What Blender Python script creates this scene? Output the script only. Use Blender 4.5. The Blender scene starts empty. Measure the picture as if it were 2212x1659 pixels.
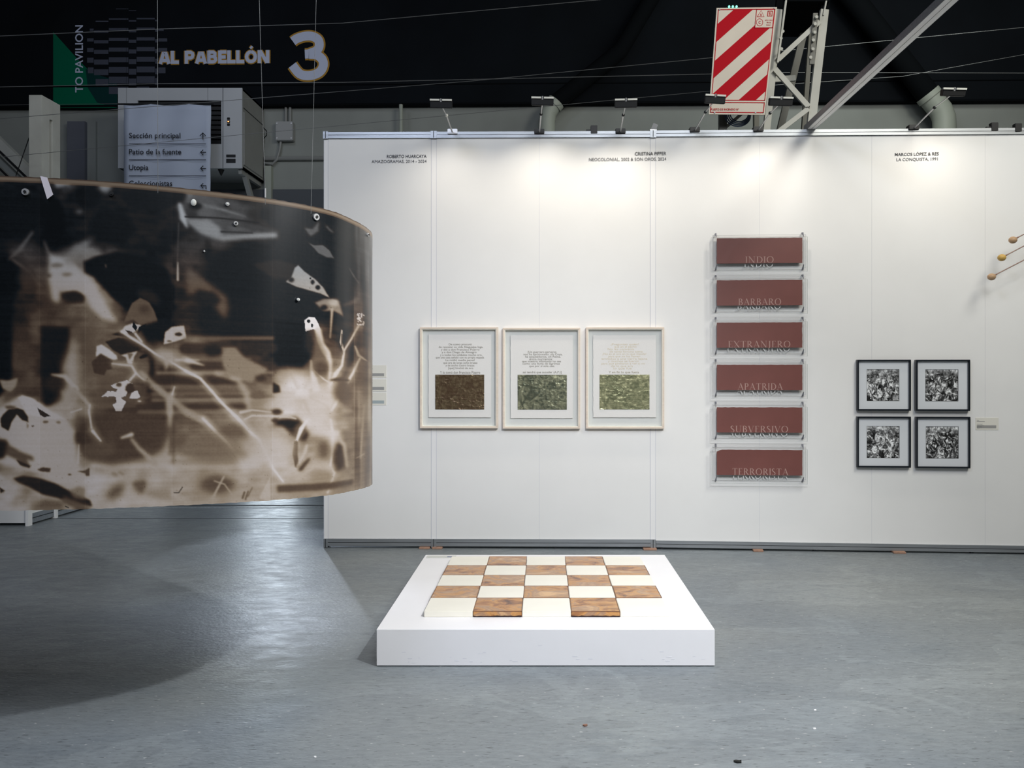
import bpy, bmesh, math, random
import numpy as np
from mathutils import Vector, Matrix
random.seed(7); np.random.seed(7)
S = bpy.context.scene
COL = S.collection
PI = math.pi
# ------------------------------------------------------------------ camera
F = 1765.0; CX, CY = 1175.0, 810.0; EYE = 1.567
cd = bpy.data.cameras.new('camera'); cam = bpy.data.objects.new('camera', cd); COL.objects.link(cam)
cam.location = (0, 0, EYE); cam.rotation_euler = (PI/2, 0, 0)
cd.sensor_width = 36; cd.lens = 36*F/2212; cd.clip_start = .05; cd.clip_end = 100
cd.shift_x = (1106-CX)/2212; cd.shift_y = (CY-829.5)/2212
S.camera = cam
# ------------------------------------------------------------------ light
S.view_settings.view_transform = 'Standard'; S.view_settings.look = 'None'
S.view_settings.gamma = 1; S.view_settings.use_curve_mapping = False
S.view_settings.exposure = 0.34
wd = bpy.data.worlds.new('world'); S.world = wd; wd.use_nodes = True
wd.node_tree.nodes['Background'].inputs[0].default_value = (.55, .65, .9, 1)
wd.node_tree.nodes['Background'].inputs[1].default_value = .02

def aim(o, target):
    d = Vector(target) - o.location
    o.rotation_euler = d.to_track_quat('-Z', 'Y').to_euler()
def area(name, loc, target, sx, sy, power, color, spread=180):
    l = bpy.data.lights.new(name, 'AREA'); l.shape = 'RECTANGLE'; l.size = sx; l.size_y = sy
    l.energy = power; l.color = color; l.spread = math.radians(spread)
    o = bpy.data.objects.new(name, l); COL.objects.link(o); o.location = loc; aim(o, target); return o
def spot(name, loc, target, power, color, angle, blend, r=.05):
    l = bpy.data.lights.new(name, 'SPOT'); l.energy = power; l.color = color
    l.spot_size = math.radians(angle); l.spot_blend = blend; l.shadow_soft_size = r
    o = bpy.data.objects.new(name, l); COL.objects.link(o); o.location = loc; aim(o, target); return o
# track spot on the ceiling aimed at the plinth (throws the shadows to the left)
spot('plinth_spot_light', (1.4, 2.5, 3.62), (-.1, 5.1, 0.1), 390, (.98, .985, 1), 96, .8, .05)
# added unseen cool spot for the floor patch, cut off by the partition end
spot('added_rear_light', (-3.6, 11.4, 3.6), (-2.25, 6.9, 0.0), 210, (.74, .83, 1), 24, .45, .05)
# unseen fill lights added high up to brighten the floor and walls
area('hall_fill_near', (1.2, -1.2, 6.6), (0.2, 5.0, 0.6), 2.6, 2.6, 150, (.89, .93, 1))
area('hall_fill_left', (-3.0, 0.2, 6.8), (-2.0, 6.0, 0.0), 1.8, 1.8, 110, (.72, .80, 1))
area('hall_fill_right', (5.0, 2.5, 7.2), (4.0, 8.0, 2.0), 2.0, 2.0, 145, (1, .98, .9))
area('hall_fill_front_right', (4.6, 0.6, 6.6), (3.2, 7.2, 1.4), 2.0, 2.0, 105, (1, .955, .83))
area('hall_fill_far', (4.5, 9.6, 7.4), (4.0, 12.9, 4.0), 3.0, 1.0, 52, (.95, 1, .93))
area('hall_fill_far_left', (-4.5, 8.2, 7.4), (-6.5, 13.0, 5.2), 2.0, 1.0, 25, (.80, .86, 1))

# ------------------------------------------------------------------ helpers
def lin(c):
    c = [x/255 for x in c]
    return tuple((x/12.92 if x <= .04045 else ((x+.055)/1.055)**2.4) for x in c)
class N:
    def __init__(s, name):
        s.m = bpy.data.materials.new(name); s.m.use_nodes = True; s.t = s.m.node_tree
        s.p = s.t.nodes['Principled BSDF']
    def n(s, ty, **kw):
        x = s.t.nodes.new(ty)
        for k, v in kw.items():
            if k.startswith('_'): setattr(x, k[1:], v)
            else: x.inputs[k].default_value = v
        return x
    def l(s, a, b): s.t.links.new(a, b)
MATS = {}
def mat(name, rgb, rough=.6, metal=0., var=.0, scale=6., bump=0., bscale=60., spec=None, detail=4, stretch=(1, 1, 1), rgb2=None, emit=0):
    if name in MATS: return MATS[name]
    k = N(name); p = k.p
    c = lin(rgb); p.inputs['Base Color'].default_value = (*c, 1)
    p.inputs['Roughness'].default_value = rough; p.inputs['Metallic'].default_value = metal
    if spec is not None: p.inputs['Specular IOR Level'].default_value = spec
    tc = k.n('ShaderNodeTexCoord'); mp = k.n('ShaderNodeMapping'); mp.inputs['Scale'].default_value = stretch
    k.l(tc.outputs['Object'], mp.inputs['Vector'])
    if var or rgb2:
        nz = k.n('ShaderNodeTexNoise', Scale=scale, Detail=detail); k.l(mp.outputs[0], nz.inputs['Vector'])
        rp = k.n('ShaderNodeValToRGB')
        a, b = (lin(rgb), lin(rgb2)) if rgb2 else (tuple(x*(1-var) for x in c), tuple(min(1, x*(1+var)) for x in c))
        rp.color_ramp.elements[0].color = (*a, 1); rp.color_ramp.elements[1].color = (*b, 1)
        rp.color_ramp.elements[0].position = .35; rp.color_ramp.elements[1].position = .65
        k.l(nz.outputs[0], rp.inputs[0]); k.l(rp.outputs[0], p.inputs['Base Color'])
    if bump:
        n2 = k.n('ShaderNodeTexNoise', Scale=bscale, Detail=3.0); k.l(mp.outputs[0], n2.inputs['Vector'])
        bp = k.n('ShaderNodeBump', Strength=bump, Distance=.01); k.l(n2.outputs[0], bp.inputs['Height']); k.l(bp.outputs[0], p.inputs['Normal'])
    if emit:
        p.inputs['Emission Color'].default_value = (*c, 1); p.inputs['Emission Strength'].default_value = emit
    MATS[name] = k.m; return k.m

def tag(o, label=None, cat=None, group=None, kind=None):
    if label: o['label'] = label
    if cat: o['category'] = cat
    if group: o['group'] = group
    if kind: o['kind'] = kind
    return o
def empty(name, loc=(0, 0, 0), rot=(0, 0, 0), label=None, cat=None, group=None, kind=None):
    o = bpy.data.objects.new(name, None); COL.objects.link(o); o.empty_display_size = .1
    o.location = loc; o.rotation_euler = rot; return tag(o, label, cat, group, kind)
class MB:
    def __init__(s): s.b = bmesh.new()
    def box(s, x0, x1, y0, y1, z0, z1, bev=0):
        v = [s.b.verts.new((x, y, z)) for x in (x0, x1) for y in (y0, y1) for z in (z0, z1)]
        f = [s.b.faces.new([v[i] for i in q]) for q in ((0, 1, 3, 2), (4, 6, 7, 5), (0, 4, 5, 1), (2, 3, 7, 6), (0, 2, 6, 4), (1, 5, 7, 3))]
        if bev:
            e = {e for q in f for e in q.edges}
            bmesh.ops.bevel(s.b, geom=list(e), offset=bev, segments=2, affect='EDGES')
        return s
    def hexa(s, lo, hi):            # two 4-point loops
        a = [s.b.verts.new(p) for p in lo]; c = [s.b.verts.new(p) for p in hi]; n = len(a)
        s.b.faces.new(a[::-1]); s.b.faces.new(c)
        for i in range(n): s.b.faces.new((a[i], a[(i+1) % n], c[(i+1) % n], c[i]))
        return s
    def bar(s, p, q, w, d=None, up=(0, 0, 1)):
        p, q = Vector(p), Vector(q); d = d or w; t = (q-p).normalized()
        a = t.cross(Vector(up))
        if a.length < 1e-3: a = t.cross(Vector((0, 1, 0)))
        a.normalize(); b = t.cross(a).normalized()
        o = [a*w/2+b*d/2, -a*w/2+b*d/2, -a*w/2-b*d/2, a*w/2-b*d/2]
        return s.hexa([p+x for x in o], [q+x for x in o])
    def tube(s, pts, r, n=8, cap=True):
        pts = [Vector(p) for p in pts]; rs = r if isinstance(r, (list, tuple)) else [r]*len(pts)
        rings = []; prev = None
        for i, p in enumerate(pts):
            t = (pts[min(i+1, len(pts)-1)]-pts[max(i-1, 0)]).normalized()
            if prev is None:
                a = t.orthogonal().normalized()
            else:
                a = (prev - t*prev.dot(t)).normalized()
            prev = a; b = t.cross(a)
            rings.append([s.b.verts.new(p+(a*math.cos(2*PI*k/n)+b*math.sin(2*PI*k/n))*rs[i]) for k in range(n)])
        for i in range(len(rings)-1):
            for k in range(n): s.b.faces.new((rings[i][k], rings[i][(k+1) % n], rings[i+1][(k+1) % n], rings[i+1][k]))
        if cap: s.b.faces.new(rings[0][::-1]); s.b.faces.new(rings[-1])
        return s
    def sphere(s, c, r, seg=20, sc=(1, 1, 1)):
        m = Matrix.Translation(c) @ Matrix.Diagonal((*[r*x for x in sc], 1))
        bmesh.ops.create_uvsphere(s.b, u_segments=seg, v_segments=seg//2+2, radius=1, matrix=m); return s
    def poly(s, pts, y0, y1):       # polygon in xz, thickness along y
        lo = [(x, y0, z) for x, z in pts]; hi = [(x, y1, z) for x, z in pts]
        return s.hexa(lo, hi)
    def ribbon(s, pts, ws, y0, y1):
        L, R = [], []
        for i, (x, z) in enumerate(pts):
            a = pts[max(i-1, 0)]; c = pts[min(i+1, len(pts)-1)]
            dx, dz = c[0]-a[0], c[1]-a[1]; h = math.hypot(dx, dz) or 1
            w = ws[i]/2 if isinstance(ws, (list, tuple)) else ws/2
            L.append((x-dz/h*w, z+dx/h*w)); R.append((x+dz/h*w, z-dx/h*w))
        for i in range(len(pts)-1): s.poly([L[i], L[i+1], R[i+1], R[i]], y0, y1)
        return s
    def build(s, name, m, parent=None, smooth=False, recalc=True):
        if recalc: bmesh.ops.recalc_face_normals(s.b, faces=s.b.faces[:])
        me = bpy.data.meshes.new(name); s.b.to_mesh(me); s.b.free()
        if smooth:
            for f in me.polygons: f.use_smooth = True
            try: me.set_sharp_from_angle(angle=math.radians(40))
            except Exception: pass
        me.materials.append(m); o = bpy.data.objects.new(name, me); COL.objects.link(o)
        if parent: o.parent = parent
        return o
def P(u, v, Y): return Vector(((u-CX)*Y/F, Y, EYE-(v-CY)*Y/F))
def crom(P_, n=14):
    out = []
    for i in range(len(P_)-1):
        p0, p1, p2, p3 = P_[max(i-1, 0)], P_[i], P_[i+1], P_[min(i+2, len(P_)-1)]
        for k in range(n):
            t = k/n; out.append(tuple(.5*((2*p1[j])+(-p0[j]+p2[j])*t+(2*p0[j]-5*p1[j]+4*p2[j]-p3[j])*t*t+(-p0[j]+3*p1[j]-3*p2[j]+p3[j])*t**3) for j in range(2)))
    out.append(P_[-1]); return np.array(out)
class Plane:                        # a vertical plane  Y = y0 + k * X, its front towards -Y
    def __init__(s, y0, k):
        s.y0, s.k = y0, k; s.ang = math.atan(k); h = math.hypot(1, k)
        s.n = Vector((k, -1, 0))/h; s.h = h
    def hit(s, u, v, d=0):          # point d in front of the plane seen at (u, v)
        y0 = s.y0 - d*s.h; Y = y0/(1-s.k*(u-CX)/F)
        return P(u, v, Y)
def frame_on(pl, u0, v0, u1, v1, d):
    a, b, c = pl.hit(u0, v0, d), pl.hit(u1, v0, d), pl.hit(u0, v1, d)
    e = pl.hit(u1, v1, d); ctr = (a+b+c+e)/4 - pl.n*d
    return ctr, (b-a).length, (a-c).length      # centre on the plane, width, height
_fc = {}
def text_verts(s, offset=0):
    k = (s, offset)
    if k in _fc: return _fc[k]
    cu = bpy.data.curves.new('t', 'FONT'); cu.body = s; cu.size = 1; cu.offset = offset; cu.resolution_u = 3
    o = bpy.data.objects.new('t', cu); COL.objects.link(o)
    dg = bpy.context.evaluated_depsgraph_get(); me = o.evaluated_get(dg).to_mesh()
    vs = [(v.co.x, v.co.y) for v in me.vertices]; fs = [tuple(p.vertices) for p in me.polygons]
    o.evaluated_get(dg).to_mesh_clear(); bpy.data.objects.remove(o); bpy.data.curves.remove(cu)
    _fc[k] = (vs, fs); return vs, fs
def text(name, s, m, parent, x0, x1, z0, z1, y, offset=0, rot=False, keep=None, thick=.0008, grow=0):
    """flat lettering fitted into the box, facing -y, a hair thick"""
    vs, fs = text_verts(s, offset)
    xs = [a for a, b in vs]; zs = [b for a, b in vs]; ax, bx, az, bz = min(xs), max(xs), min(zs), max(zs)
    if grow:
        base, _ = text_verts(s, 0); bxs = [a for a, b in base]; bzs = [b for a, b in base]
        ax, bx, az, bz = min(bxs), max(bxs), min(bzs), max(bzs)
    me = bpy.data.meshes.new(name); V = []
    for a, b in vs:
        a = (a-ax)/(bx-ax); b = (b-az)/(bz-az)
        if rot: a, b = 1-b, a
        V.append((x0+(x1-x0)*a, y, z0+(z1-z0)*b))
    n = len(V); V2 = V + [(a, b+thick, c) for a, b, c in V]
    F2 = list(fs) + [tuple(i+n for i in f[::-1]) for f in fs]
    me.from_pydata(V2, [], F2); me.materials.append(m)
    o = bpy.data.objects.new(name, me); COL.objects.link(o); o.parent = parent; return o
# serif capitals with thick and thin strokes, unit height
def arc(cx, cz, rx, rz, a0, a1, n=10): return [(cx+rx*math.cos(math.radians(a0+(a1-a0)*i/n)), cz+rz*math.sin(math.radians(a0+(a1-a0)*i/n))) for i in range(n+1)]
TK, TN = .13, .035
def wv(a, b, n=10): return [a+(b-a)*math.sin(PI*i/n) for i in range(n+1)]
def ser(x, z, w=.26): return ([(x-w/2, z), (x+w/2, z)], TN)
GL = {
 'I': (.3, [([(.15, 0), (.15, 1)], TK), ser(.15, .015), ser(.15, .985)]),
 'N': (.95, [([(.16, 0), (.16, 1)], TN), ([(.14, 1), (.8, 0)], TK), ([(.8, 0), (.8, 1)], TN), ser(.16, .015), ser(.12, .985), ser(.8, .985)]),
 'D': (.88, [([(.18, 0), (.18, 1)], TK), (arc(.3, .5, .5, .49, -90, 90), wv(TN, TK)), ([(.05, .98), (.3, .98)], TN), ([(.05, .02), (.3, .02)], TN)]),
 'O': (.98, [(arc(.48, .5, .4, .49, 90, 270), wv(TN, TK)), (arc(.48, .5, .4, .49, -90, 90), wv(TN, TK))]),
 'B': (.7, [([(.16, 0), (.16, 1)], TK), (arc(.26, .76, .28, .23, -90, 90), wv(TN, TK)), (arc(.26, .27, .34, .26, -90, 90), wv(TN, TK)), ([(.04, .985), (.27, .985)], TN), ([(.04, .015), (.27, .015)], TN), ([(.16, .53), (.27, .53)], TN)]),
 'A': (.88, [([(.1, 0), (.44, 1)], TN), ([(.42, 1), (.78, 0)], TK), ([(.24, .36), (.62, .36)], TN), ser(.1, .015), ser(.78, .015)]),
 'R': (.82, [([(.16, 0), (.16, 1)], TK), (arc(.26, .74, .3, .25, -90, 90), wv(TN, TK)), ([(.36, .5), (.74, 0)], TK), ([(.04, .985), (.27, .985)], TN), ser(.16, .015), ([(.16, .49), (.3, .49)], TN)]),
 'E': (.66, [([(.16, 0), (.16, 1)], TK), ([(.04, .98), (.56, .98)], TN), ([(.04, .02), (.58, .02)], TN), ([(.16, .52), (.46, .52)], TN), ([(.56, 1), (.56, .84)], TN), ([(.58, 0), (.6, .18)], TN)]),
 'X': (.88, [([(.1, 1), (.76, 0)], TK), ([(.76, 1), (.1, 0)], TN), ser(.1, .985), ser(.76, .985), ser(.1, .015), ser(.78, .015)]),
 'T': (.8, [([(.4, 0), (.4, 1)], TK), ([(.06, .98), (.74, .98)], TN), ([(.06, 1), (.04, .82)], TN), ([(.74, 1), (.76, .82)], TN), ser(.4, .015)]),
 'J': (.42, [([(.24, 1), (.24, .1), (.16, -.12), (.02, -.16)], [TK, TK, .08, TN]), ser(.24, .985)]),
 'P': (.7, [([(.16, 0), (.16, 1)], TK), (arc(.26, .73, .32, .26, -90, 90), wv(TN, TK)), ([(.04, .985), (.27, .985)], TN), ser(.16, .015), ([(.16, .47), (.28, .47)], TN)]),
 'S': (.58, [(arc(.28, .74, .2, .24, 30, 180, 6)+[(.2, .58), (.38, .42)]+arc(.28, .25, .22, .24, 20, -160, 6), [TN, TN, .06, .09, .12, TK, TK, TK, TK, TK, .11, .09, .06, TN, TN, TN])]),
 'U': (.9, [([(.18, 1), (.18, .3)]+arc(.46, .3, .28, .29, 180, 360, 8)+[(.74, 1)], [TK, TK, TK, .11, .09, .07, TN, TN, TN, TN, TN, TN]), ser(.18, .985), ser(.74, .985)]),
 'V': (.86, [([(.1, 1), (.44, 0)], TK), ([(.42, 0), (.76, 1)], TN), ser(.1, .985), ser(.76, .985)]),
}
def serif_text(name, s, m, parent, x0, x1, z0, z1, y0, y1, gap=.1):
    tot = sum(GL[c][0] for c in s)+gap*(len(s)-1); k = (x1-x0)/tot; h = z1-z0; mb = MB(); x = 0
    for c in s:
        w, st = GL[c]
        for j, (pts, ww) in enumerate(st):
            q = [(x0+(x+a)*k, z0+b*h) for a, b in pts]
            sc = (k+h)/2
            mb.ribbon(q, [t*sc for t in ww] if isinstance(ww, list) else ww*sc, y0-.0002*j, y1-.0002*j)
        x += w+gap
    return mb.build(name, m, parent)

# ------------------------------------------------------------------ materials
def mat_floor():
    k = N('painted_concrete_floor'); p = k.p; tc = k.n('ShaderNodeTexCoord')
    def noise(scale, detail=4., stretch=(1, 1, 1), rot=0, rough=.5, dist=0):
        mp = k.n('ShaderNodeMapping'); mp.inputs['Scale'].default_value = stretch; mp.inputs['Rotation'].default_value = (0, 0, rot)
        k.l(tc.outputs['Object'], mp.inputs['Vector'])
        z = k.n('ShaderNodeTexNoise', Scale=scale, Detail=detail, Roughness=rough, Distortion=dist); k.l(mp.outputs[0], z.inputs['Vector']); return z.outputs[0]
    def ramp(src, stops):
        r = k.n('ShaderNodeValToRGB'); e = r.color_ramp.elements
        while len(e) < len(stops): e.new(.5)
        for i, (q, c) in enumerate(stops): e[i].position = q; e[i].color = (*c, 1) if len(c) == 3 else c
        k.l(src, r.inputs[0]); return r.outputs[0]
    def mix(a, b, f, mode='MIX'):
        m = k.n('ShaderNodeMix', _data_type='RGBA', _blend_type=mode); k.l(a, m.inputs[6]); k.l(b, m.inputs[7])
        if isinstance(f, float): m.inputs[0].default_value = f
        else: k.l(f, m.inputs[0])
        return m.outputs[2]
    base = ramp(noise(.55, 5., dist=.6), [(.3, lin((112, 120, 126))), (.7, lin((130, 135, 135)))])
    patch = ramp(noise(.9, 6., (1, 1.8, 1), .3, .62, .8), [(.535, (1, 1, 1)), (.55, (1.14, 1.14, 1.13)), (.66, (1.10, 1.10, 1.10)), (.675, (1, 1, 1))])
    c = mix(base, patch, 1.0, 'MULTIPLY')
    patch2 = ramp(noise(1.7, 4., (1, 2.2, 1), -.2, .6, .5), [(.60, (1, 1, 1)), (.615, (.93, .94, .95))])
    c = mix(c, patch2, 1.0, 'MULTIPLY')
    grain = ramp(noise(14, 6., (1, 3.2, 1), .12, .7), [(.3, (.80, .80, .81)), (.7, (1.12, 1.12, 1.12))])
    c = mix(c, grain, 1.0, 'MULTIPLY')
    s1 = ramp(noise(16, 3., (1, 5.5, 1), .22, .5), [(.645, (1, 1, 1)), (.68, (.5, .5, .5))])
    c = mix(c, s1, 1.0, 'MULTIPLY')
    s2 = ramp(noise(30, 2., (1, 4.5, 1), -.35, .5), [(.655, (1, 1, 1)), (.70, (.55, .55, .55))])
    c = mix(c, s2, 1.0, 'MULTIPLY')
    s3 = ramp(noise(24, 2., (1, 3, 1), .6, .5), [(.70, (0, 0, 0)), (.73, (.8, .8, .8))])
    wht = k.n('ShaderNodeRGB'); wht.outputs[0].default_value = (.5, .5, .5, 1)
    c = mix(c, wht.outputs[0], s3)
    k.l(c, p.inputs['Base Color'])
    rr = ramp(noise(5, 6., (1, 2.2, 1), .1, .7), [(.3, (.30,)*3), (.7, (.52,)*3)]); k.l(rr, p.inputs['Roughness'])
    p.inputs['Specular IOR Level'].default_value = .45
    bp = k.n('ShaderNodeBump', Strength=.55, Distance=.004)
    h = k.n('ShaderNodeMath', _operation='ADD'); k.l(noise(9, 5., (1, 2.6, 1), .1, .6), h.inputs[0]); k.l(noise(38, 3., (1, 2.4, 1), .1), h.inputs[1])
    k.l(h.outputs[0], bp.inputs['Height']); k.l(bp.outputs[0], p.inputs['Normal'])
    return k.m
M = dict(
 floor=mat_floor(),
 hallw=mat('grey_hall_wall', (138, 142, 138), .85, var=.06, scale=1.5),
 halld=mat('dark_hall_wall', (40, 42, 46), .9),
 black=mat('black_upper_wall', (13, 17, 22), .95, spec=.15, var=.25, scale=.7),
 ceil=mat('black_ceiling', (8, 9, 11), .95, spec=.1),
 panel=mat('white_panel', (232, 232, 230), .55, var=.012, scale=2.5, bump=.04, bscale=300),
 wpost=mat('white_post', (235, 235, 234), .5),
 alu=mat('brushed_aluminium', (168, 172, 176), .38, .75, var=.1, scale=5, stretch=(.5, 12, 12)),
 groove=mat('dark_groove', (45, 48, 52), .7),
 wood=mat('raw_wood_block', (160, 126, 106), .8, var=.15, scale=20),
 plinth=mat('white_plinth_paint', (240, 240, 243), .45, var=.012, scale=4, bump=.02),
 scuff=mat('grey_scuff', (205, 206, 214), .7),
 cream=mat('cream_wax', (243, 240, 228), .35, var=.02, scale=5),
 frame=mat('cream_wood_frame', (222, 208, 192), .5, var=.05, scale=8, stretch=(1, 1, 6)),
 backing=mat('frame_backing', (205, 208, 206), .8),
 paper=mat('deckled_paper', (222, 221, 218), .85, bump=.05, bscale=90),
 ink=mat('grey_brown_ink', (132, 128, 118), .6),
 inkm=mat('pale_metallic_ink', (160, 152, 130), .45),
 inkg=mat('gold_ink', (212, 200, 172), .4),
 vinyl=mat('dark_grey_vinyl', (84, 84, 88), .5),
 vinylb=mat('black_vinyl', (50, 50, 54), .5),
 bframe=mat('black_lacquer_frame', (26, 31, 38), .3),
 matb=mat('white_passepartout', (212, 216, 220), .8),
 red=mat('dried_blood_red', (128, 79, 72), .42, var=.08, scale=3, bump=.04, bscale=20),
 etch=mat('etched_lettering', (186, 152, 142), .6),
 lightlett=mat('projected_light_lettering', (222, 224, 222), .7),
 pin=mat('dark_steel_pin', (120, 122, 132), .4, .4),
 blackm=mat('black_lamp_metal', (12, 14, 17), .5),
 steel=mat('polished_steel', (205, 205, 205), .35, .6),
 whitem=mat('white_lamp_edge', (225, 225, 215), .5),
 acw=mat('white_enamel_unit', (176, 180, 184), .45, var=.03, scale=2),
 acs=mat('unit_side_panel', (150, 152, 150), .6, var=.04, scale=3),
 dark=mat('black_void', (6, 7, 8), .8),
 banner=mat('pale_blue_banner', (170, 180, 198), .8, var=.03, scale=1.5, bump=.1, bscale=3),
 bink=mat('banner_ink', (14, 16, 24), .7),
 green=mat('dark_green_print', (0, 96, 70), .9, spec=.1),
 green2=mat('dim_green_print', (14, 52, 52), .9, spec=.1),
 disc=mat('dim_grey_print', (72, 76, 88), .9, spec=.1),
 gold=mat('gold_outline_print', (170, 130, 56), .8, spec=.2),
 lett=mat('pale_letter_print', (190, 198, 220), .8, spec=.2),
 colw=mat('painted_steel_column', (186, 186, 176), .5, .0, var=.08, scale=3),
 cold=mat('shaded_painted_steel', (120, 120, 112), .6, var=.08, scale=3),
 sred=mat('sign_red', (186, 10, 30), .7, spec=.15), swht=mat('sign_white', (222, 212, 196), .6, spec=.2, var=.04, scale=3),
 pipe=mat('grey_painted_pipe', (158, 164, 154), .55), pipeb=mat('black_painted_pipe', (9, 12, 15), .9, spec=.08),
 wire=mat('grey_steel_wire', (120, 122, 122), .4, .3), tape=mat('white_tape', (212, 206, 212), .6),
 conduit=mat('grey_conduit', (130, 132, 130), .5), jbox=mat('grey_junction_box', (150, 152, 152), .5),
 card=mat('caption_card', (222, 220, 210), .7), cardt=mat('caption_text', (150, 150, 148), .7), cardb=mat('caption_block', (160, 172, 174), .7),
 ball=mat('turned_wood', (182, 150, 116), .5, var=.12, scale=25, stretch=(1, 1, 4)),
 rod=mat('thin_brown_rod', (122, 86, 70), .4),
 coil=mat('blue_grey_cable', (70, 90, 120), .5),
 blueband=mat('blue_grey_band', (78, 82, 88), .8), tread=mat('dark_scrap', (20, 22, 20), .7), scrapw=mat('white_scrap', (235, 235, 235), .7),
)
def glassy():
    k = N('clear_acrylic'); nt = k.t; nt.nodes.remove(k.p); out = nt.nodes['Material Output']
    t = k.n('ShaderNodeBsdfTransparent'); t.inputs[0].default_value = (.994, .995, .995, 1)
    g = k.n('ShaderNodeBsdfGlossy'); g.inputs['Roughness'].default_value = .04
    m = k.n('ShaderNodeMixShader'); f = k.n('ShaderNodeFresnel', IOR=1.22)
    k.l(f.outputs[0], m.inputs[0]); k.l(t.outputs[0], m.inputs[1]); k.l(g.outputs[0], m.inputs[2]); k.l(m.outputs[0], out.inputs[0]); return k.m
M['acr'] = glassy(); M['acre'] = mat('acrylic_edge', (196, 200, 198), .2)
def foil(name, ca, cb):
    k = N(name); p = k.p; tc = k.n('ShaderNodeTexCoord')
    n1 = k.n('ShaderNodeTexNoise', Scale=13., Detail=6., Distortion=1.6); k.l(tc.outputs['Object'], n1.inputs['Vector'])
    rp = k.n('ShaderNodeValToRGB'); rp.color_ramp.elements[0].color = (*lin(ca), 1); rp.color_ramp.elements[1].color = (*lin(cb), 1)
    rp.color_ramp.elements[0].position = .4; rp.color_ramp.elements[1].position = .72
    k.l(n1.outputs[0], rp.inputs[0]); k.l(rp.outputs[0], p.inputs['Base Color'])
    p.inputs['Metallic'].default_value = .75; p.inputs['Roughness'].default_value = .3; return k.m
M['foil1'] = foil('dark_copper_foil', (112, 92, 72), (150, 134, 104))
M['foil2'] = foil('green_silver_foil', (112, 118, 100), (205, 205, 170))
M['foil3'] = foil('green_gold_foil', (140, 144, 112), (214, 212, 168))
def meat():
    k = N('marbled_brown_hide'); p = k.p; tc = k.n('ShaderNodeTexCoord'); oi = k.n('ShaderNodeObjectInfo')
    ad = k.n('ShaderNodeVectorMath', _operation='ADD'); sc = k.n('ShaderNodeVectorMath', _operation='SCALE'); sc.inputs['Scale'].default_value = 37.
    cb = k.n('ShaderNodeCombineXYZ'); k.l(oi.outputs['Random'], cb.inputs[0]); k.l(oi.outputs['Random'], cb.inputs[1])
    k.l(cb.outputs[0], sc.inputs[0]); k.l(tc.outputs['Object'], ad.inputs[0]); k.l(sc.outputs[0], ad.inputs[1])
    mp = k.n('ShaderNodeMapping'); mp.inputs['Scale'].default_value = (1, 1.7, 1); k.l(ad.outputs[0], mp.inputs['Vector'])
    n1 = k.n('ShaderNodeTexNoise', Scale=5., Detail=8., Distortion=.9, Roughness=.62); k.l(mp.outputs[0], n1.inputs['Vector'])
    rp = k.n('ShaderNodeValToRGB'); e = rp.color_ramp.elements
    for i in range(3): e.new(.5)
    for i, (q, c) in enumerate([(.30, (82, 50, 38)), (.42, (158, 106, 62)), (.50, (200, 146, 84)), (.56, (160, 124, 96)), (.68, (214, 172, 124))]): e[i].position = q; e[i].color = (*lin(c), 1)
    k.l(n1.outputs[0], rp.inputs[0]); k.l(rp.outputs[0], p.inputs['Base Color']); p.inputs['Roughness'].default_value = .25
    bp = k.n('ShaderNodeBump', Strength=.15, Distance=.01); k.l(n1.outputs[0], bp.inputs['Height']); k.l(bp.outputs[0], p.inputs['Normal']); return k.m
M['meat'] = meat(); M['meatd'] = mat('dark_tile_rim', (140, 96, 70), .3, rgb2=(104, 68, 52), scale=9)
def colattr(name, rough, spec=.4):
    k = N(name); a = k.n('ShaderNodeVertexColor', _layer_name='print'); k.l(a.outputs[0], k.p.inputs['Base Color'])
    k.p.inputs['Roughness'].default_value = rough; k.p.inputs['Specular IOR Level'].default_value = spec; return k.m
M['photogram'] = colattr('photogram_emulsion', .32, .35); M['bwprint'] = colattr('black_and_white_print', .4)
k = N('glow'); k.p.inputs['Emission Color'].default_value = (1, .35, .1, 1); k.p.inputs['Emission Strength'].default_value = 2.; k.p.inputs['Base Color'].default_value = (.8, .2, .05, 1); M['led'] = k.m
k = N('glow_green'); k.p.inputs['Emission Color'].default_value = (.1, 1, .7, 1); k.p.inputs['Emission Strength'].default_value = 1.; M['ledg'] = k.m
k = N('added_pane_glow'); k.p.inputs['Emission Color'].default_value = (.78, .90, 1, 1); k.p.inputs['Emission Strength'].default_value = 5.; k.p.inputs['Base Color'].default_value = (.5, .5, .5, 1); M['paneglow'] = k.m  # glowing pane added for the reflections on the floor

# ------------------------------------------------------------------ the hall
BACK = Plane(13.0, -.02); MID = Plane(7.373, -.0235); RGT = Plane(7.411, -.0629)
o = MB().box(-14, 14, -7, 14, -.3, 0).build('floor', M['floor']); tag(o, kind='structure')
o = MB().box(-14, 14, -7, 14, 8.3, 8.5).build('ceiling', M['ceil']); tag(o, kind='structure')
o = MB().box(-14.2, -14, -7, 14, 0, 8.3).build('wall_left', M['halld']); tag(o, kind='structure')
o = MB().box(14, 14.2, -7, 14, 0, 8.3).build('wall_right', M['halld']); tag(o, kind='structure')
o = MB().box(-14.2, 14.2, -7.2, -7, 0, 8.3).build('wall_front', M['halld']); tag(o, kind='structure')
wb = empty('wall_back', (0, 13.0, 0), (0, 0, BACK.ang)); tag(wb, kind='structure')
MB().box(-14, 14, 0, .3, 0, 8.3).build('wall_face', M['hallw'], wb)
ZB = BACK.hit(1100, 231).z
MB().box(-14, 14, -.12, 0, ZB, 8.3).build('black_cladding', M['black'], wb)
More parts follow.
